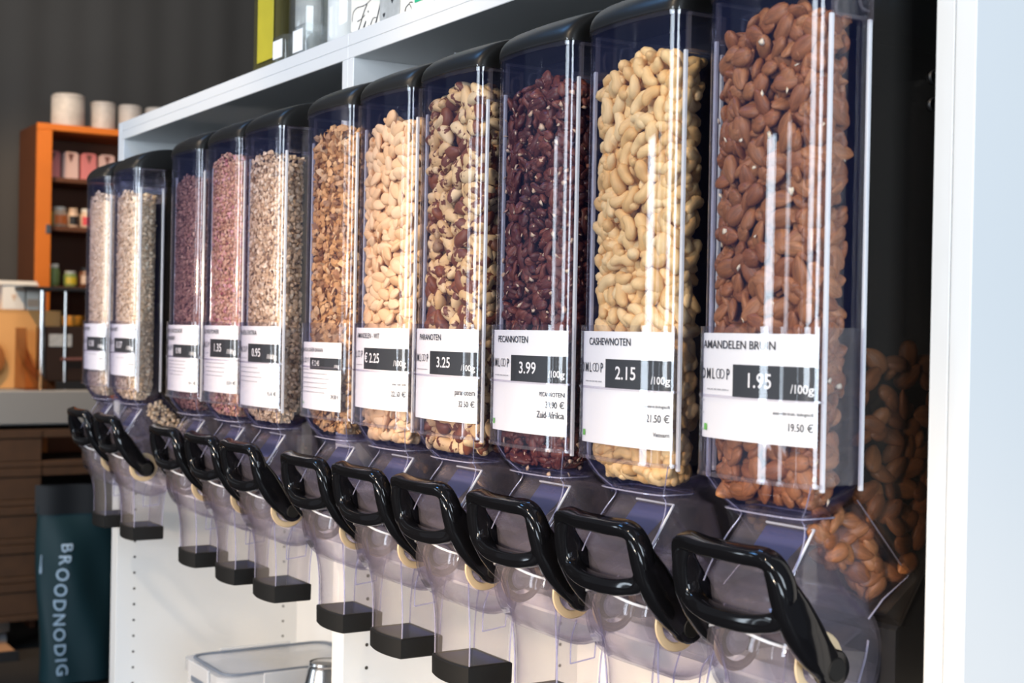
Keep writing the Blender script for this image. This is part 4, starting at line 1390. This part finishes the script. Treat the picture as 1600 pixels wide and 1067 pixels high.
def bagp(u, v, back=0):
    y = -0.120 + 0.24 * u + 0.010 * math.sin(v * 5 + 1) * (1 - u)
    z = 0.012 + 0.575 * v
    d = 0.055 * math.sin(math.pi * min(max(u, 0), 1)) ** 0.6 * (1 - 0.75 * v ** 2) + 0.008 * math.sin(9 * u + 7 * v) + 0.009 * math.sin(5 * v - 6 * u) * u
    return (d + 0.03 if not back else -0.055 * math.sin(math.pi * u) ** .6 * (1 - .75 * v * v), y, z)


for b_ in (0, 1):
    for j in range(nv + 1):
        for i_ in range(nu + 1):
            V.append(bagp(i_ / nu, j / nv, b_))
K = (nu + 1) * (nv + 1)
for j in range(nv):
    for i_ in range(nu):
        a = j * (nu + 1) + i_
        F.append((a, a + 1, a + nu + 2, a + nu + 1))
        F.append((K + a + 1, K + a, K + a + nu + 1, K + a + nu + 2))
for j in range(nv):
    for i_ in (0, nu):
        a = j * (nu + 1) + i_
        q = (a, a + nu + 1, K + a + nu + 1, K + a)
        F.append(q if i_ == 0 else q[::-1])
for i_ in range(nu): F.append((i_, K + i_, K + i_ + 1, i_ + 1))
link('bag_body', mdata('bag_body', V, F, 'bag_green', True, 60), o)
g = G()
g.loft([[bagp(u, v)[0:1] + bagp(u, v)[1:] for u in np.linspace(0, 1, nu + 1)] for v in (.94, 1.0)], False, False, False)
tv = [(bagp(u, .965)[0] + .004, bagp(u, .965)[1], bagp(u, .955 + t)[2]) for t in (0, .16) for u in np.linspace(-.02, 1.02, nu + 1)]
g = G().add(tv + [(x - .05, y, z) for x, y, z in tv], [(i_, i_ + 1, nu + 2 + i_, nu + 1 + i_) for i_ in range(nu)] + [(2 * (nu + 1) + i_ + 1, 2 * (nu + 1) + i_, 2 * (nu + 1) + nu + 1 + i_, 2 * (nu + 1) + nu + 2 + i_) for i_ in range(nu)])
g.obj('folded_top', 'bag_dark', o, True)
_cu = bpy.data.curves.new('text_source', 'FONT')
_to = bpy.data.objects.new('text_source', _cu)
COL.objects.link(_to)
g = G()
zc = 0.470
lean = [0.290, 0.262, 0.232, 0.214, 0.205, 0.202, 0.206, 0.214, 0.226, 0.240]
for k, ch_ in enumerate('BROODNODIG'):
    Vt, Ft = text_geo(ch_, 0.040, 0.95, bold=0.012)
    wdt = Vt[:, 0].max()
    vv = []
    for a, b in Vt:                                   # reads downward: advance along -z, tops towards +y
        zt = zc - a
        yt = -0.120 + 0.24 * lean[k] + b * 0.9 - 0.012
        u_, v_ = (yt + .120) / .24, (zt - .012) / .575
        vv.append((bagp(u_, v_)[0] + .008, yt, zt))
    g.add(vv, Ft)
    zc -= wdt + 0.008
g.obj('lettering', 'bag_print', o)
bpy.data.objects.remove(_to)
G().sweep(catmull([(.036, -.117, .43), (.038, -.119, .40), (.038, -.120, .37)], 5), .004, .002, n=6).obj('print_stroke', 'bag_print', o)

# ---------------------------------------------------------------- orange display cabinet behind the counter
o = tag(empty('display_cabinet', (-2.80, 0.50, FZ)), 'orange brown wooden display cabinet with open shelves against the dark wall', 'cabinet')
zt = 2.084 - FZ
Wc = 0.62
G().bbox(-.30, 0, 0.0, .024, 0, zt, .002).obj('side_panel', 'inside_wood', o)
G().bbox(-.022, .004, -.001, .056, 0.6, zt - .026, .002).obj('stile', 'orange_wood', o)
G().bbox(-.022, .004, -.001, Wc, zt - .026, zt, .002).obj('top_rail', 'orange_wood', o)
G().bbox(-.30, -.023, .025, Wc, zt - .026, zt - .001, .002).obj('top_panel', 'orange_wood', o)
G().bbox(-.30, 0, Wc, Wc + .024, 0, zt, .002).obj('side_panel', 'orange_wood', o)
G().box(-.30, -.288, .025, Wc, .6, zt - .027).obj('back_panel', 'inside_wood', o)
for z in (1.880, 1.688, 1.452): G().bbox(-.287, -.030, .025, Wc, z - FZ - .018, z - FZ, .001).obj('shelf', 'inside_wood', o)
G().bbox(.004, .008, .036, .054, 1.655 - FZ, 1.690 - FZ, .001).obj('lock_plate', 'steel', o)


def small(name, loc, label, cat, group=None): return tag(empty(name, loc), label, cat, group)


for k, y in enumerate((0.583, 0.655, 0.727, 0.800)):
    pk = ['pink_paper', 'pale_pink_paper', 'pink_paper', 'pale_pink_paper'][k]
    r_ = small('tea_packet', (-2.93, y, 1.880), ['deep pink packet with dark collar at the stile end of the cabinet shelf', 'pale pink packet second from the stile on the cabinet shelf', 'deep pink packet third from the stile on the cabinet shelf', 'pale pink packet fourth from the stile on the cabinet shelf'][k], 'packet', 'pink packets on the cabinet shelf')
    G().bbox(-.03, .03, -.031, .031, 0, .105, .002).obj('packet_body', pk, r_)
    G().loft([[(.0302, a, b) for a, b in ((-.012, .104), (.012, .104), (.0, .068))], [(.0312, a, b) for a, b in ((-.012, .104), (.012, .104), (.0, .068))]]).obj('dark_collar', 'brown_ribbon', r_)
    G().loft([[(-.03, -.031, .105), (.03, -.031, .105), (.03, .031, .105), (-.03, .031, .105)], [(-.03, -.02, .112), (.03, -.02, .112), (.03, .02, .112), (-.03, .02, .112)]]).obj('fold_top', pk, r_)


def far_jar(x, y, z, r, h, body, lid, label, spot_=None, group='jars in the orange cabinet'):
    r_ = small('food_jar', (x, y, z), label, 'jar', group)
    G().lathe([(r * .85, 0), (r, r * .2), (r, h * .72), (r * .75, h * .82), (r * .75, h * .84)], 20).obj('jar_body', body, r_, True, 40)
    G().lathe([(r * .80, h * .83), (r * .82, h * .98), (r * .75, h)], 20).obj('jar_lid', lid, r_, True, 40)
    if spot_:
        g = G()
        g.loft([[((r + .0008) * math.cos(a), (r + .0008) * math.sin(a), z_) for a in np.linspace(-.9, .9, 9)] for z_ in (h * .18, h * .6)], False, False, False)
        g.obj('jar_label', spot_, r_, True)


far_jar(-2.93, .572, 1.688, .022, .085, 'jar_yellow', 'jar_cream', 'small jar with yellow contents tucked beside the orange stile')
far_jar(-2.93, .622, 1.688, .029, .084, 'jar_cream', 'carton_white', 'cream jar with an orange label and pale lid on the middle shelf', 'label_orange')
far_jar(-2.93, .675, 1.688, .022, .082, 'jar_cream', 'jar_cream', 'cream jar with a black label on the middle shelf', 'black_base')
far_jar(-2.93, .730, 1.688, .027, .082, 'jar_cream', 'carton_white', 'cream jar with a red label on the middle shelf', 'red_dot')
far_jar(-2.90, .597, 1.452, .021, .090, 'jar_green', 'carton_white', 'tall green jar beside the stile on the low shelf', 'jar_green')
far_jar(-2.90, .660, 1.452, .027, .064, 'jar_green', 'photo_grey', 'squat jar with a yellow label and grey lid on the low shelf', 'jar_yellow')
far_jar(-2.90, .720, 1.452, .026, .080, 'jar_brown', 'black_base', 'brown jar with a cream label and black lid on the low shelf', 'jar_cream')
for k, (y, r, h) in enumerate(((.637, .064, .132), (.785, .049, .120), (.895, .047, .118), (1.005, .046, .118))):
    r_ = small('canister', (-2.92 if k else -2.89, y, 2.0845), ['largest whitish canister on top of the orange cabinet', 'whitish canister second along the top of the orange cabinet', 'whitish canister third along the top of the orange cabinet', 'whitish canister half hidden by the white shelving on the orange cabinet'][k], 'canister', 'whitish canisters on the orange cabinet')
    G().lathe([(r * .97, 0), (r, .006), (r, h * .84), (r * .97, h * .86)], 28).obj('canister_body', 'canister_white', r_, True, 40)
    G().lathe([(r * 1.0, h * .86), (r * 1.0, h * .95), (r * .85, h)], 28).obj('canister_lid', 'canister_white', r_, True, 40)

# ---------------------------------------------------------------- things on the grey counter
CT = 1.062
o = small('cardboard_box', (-2.60, 0.39, CT), 'large tan cardboard box lit warm on the grey counter', 'box')
G().bbox(-.10, .02, -.20, .155, 0.0, .290, .002).obj('box_body', 'cardboard', o)
G().box(.0205, .022, -.20, .155, .284, .2905).obj('box_flap', 'cardboard', o)
G().box(.0205, .0215, .10, .135, .016, .022).obj('box_mark', 'brown_ribbon', o)
o = small('white_box', (-2.60, 0.372, CT + .2915), 'small white box with a dark crest on the cardboard box', 'box')
G().bbox(-.05, .02, -.039, .040, 0.0, .090, .002).obj('box_body', 'carton_white', o)
G().loft([[(.0202, a, b) for a, b in ((-.010, .055), (.010, .055), (0, .030))], [(.0212, a, b) for a, b in ((-.010, .055), (.010, .055), (0, .030))]]).obj('crest_print', 'jar_cream', o)
o = small('cream_box', (-2.60, 0.440, CT + .2915), 'narrow cream box beside the white box with the crest', 'box')
G().bbox(-.05, .015, -.022, .026, 0.0, .086, .002).obj('box_body', 'carton_white', o)
G().box(.0152, .0160, -.018, .022, .012, .040).obj('box_print', 'jar_cream', o)
o = small('paper_stack', (-2.60, 0.39, CT + .3820), 'thin white paper stack lying across the small white boxes', 'paper')
for k in range(3): G().bbox(-.05, .025 - .002 * k, -.11, .070 - .003 * k, .0055 * k, .0055 * k + .005, .0008).obj('sheet', 'carton_white', o)
o = small('round_bread_board', (-2.555, 0.270, CT), 'round rust brown board leaning at the cardboard box', 'board')
G().lathe([(.062, -.006), (.068, -.004), (.068, .004), (.062, .006)], 28, (0, 0, .110), 'x').obj('board_disc', 'rust_round', o, True, 40)
G().box(-.008, .008, -.02, .02, 0, .05).obj('board_foot', 'rust_round', o)
o = small('counter_display', (-2.45, 0.45, CT), 'glass counter display with black top, steel post and dark bin', 'display')
G().bbox(-.22, .01, -.075, .30, .362, .376, .002).obj('top_plate', 'black_base', o)
for y in (-.006, .078): G().lathe([(.011 if y < 0 else .006, .0), (.011 if y < 0 else .006, .362)], 16, (0, y, 0)).obj('steel_post', 'steel', o, True, 40)
b_ = G().bbox(-.20, -.002, .005, .28, 0.03, .232, .004).obj('dark_bin', 'bin_dark', o)
G().bbox(-.001, .001, .020, .102, .158, .204, .0005).obj('bin_label', 'photo_grey', b_)
G().bbox(-.20, .006, .045, .28, 0.0, .030, .002).obj('black_foot', 'black_base', o)
G().sweep([(.012, .06, .112), (.012, .28, .116)], .006, .006, n=8).obj('bin_rail', 'brown_ribbon', o, True)
g = G()
sp_ = [(-.070, .225), (-.066, .150), (-.045, .090), (-.010, .050), (.030, .010), (.035, .0), (-.050, .0), (-.072, .0)]
g.loft([[(x, a, b) for a, b in sp_] for x in (-.15, .04)])
g.obj('scoop_guard', 'amber_clear', o)
o = small('orange_tub', (-2.53, 0.575, CT + .2355), 'orange fruit pack on the dark bin of the counter display', 'tub')
G().lathe([(.034, 0), (.038, .006), (.040, .030), (.036, .034)], 20).obj('tub_body', 'orange_fruit', o, True, 40)
G().lathe([(.041, .030), (.041, .036), (.03, .038)], 20).obj('tub_lid', 'orange_fruit', o, True, 40)
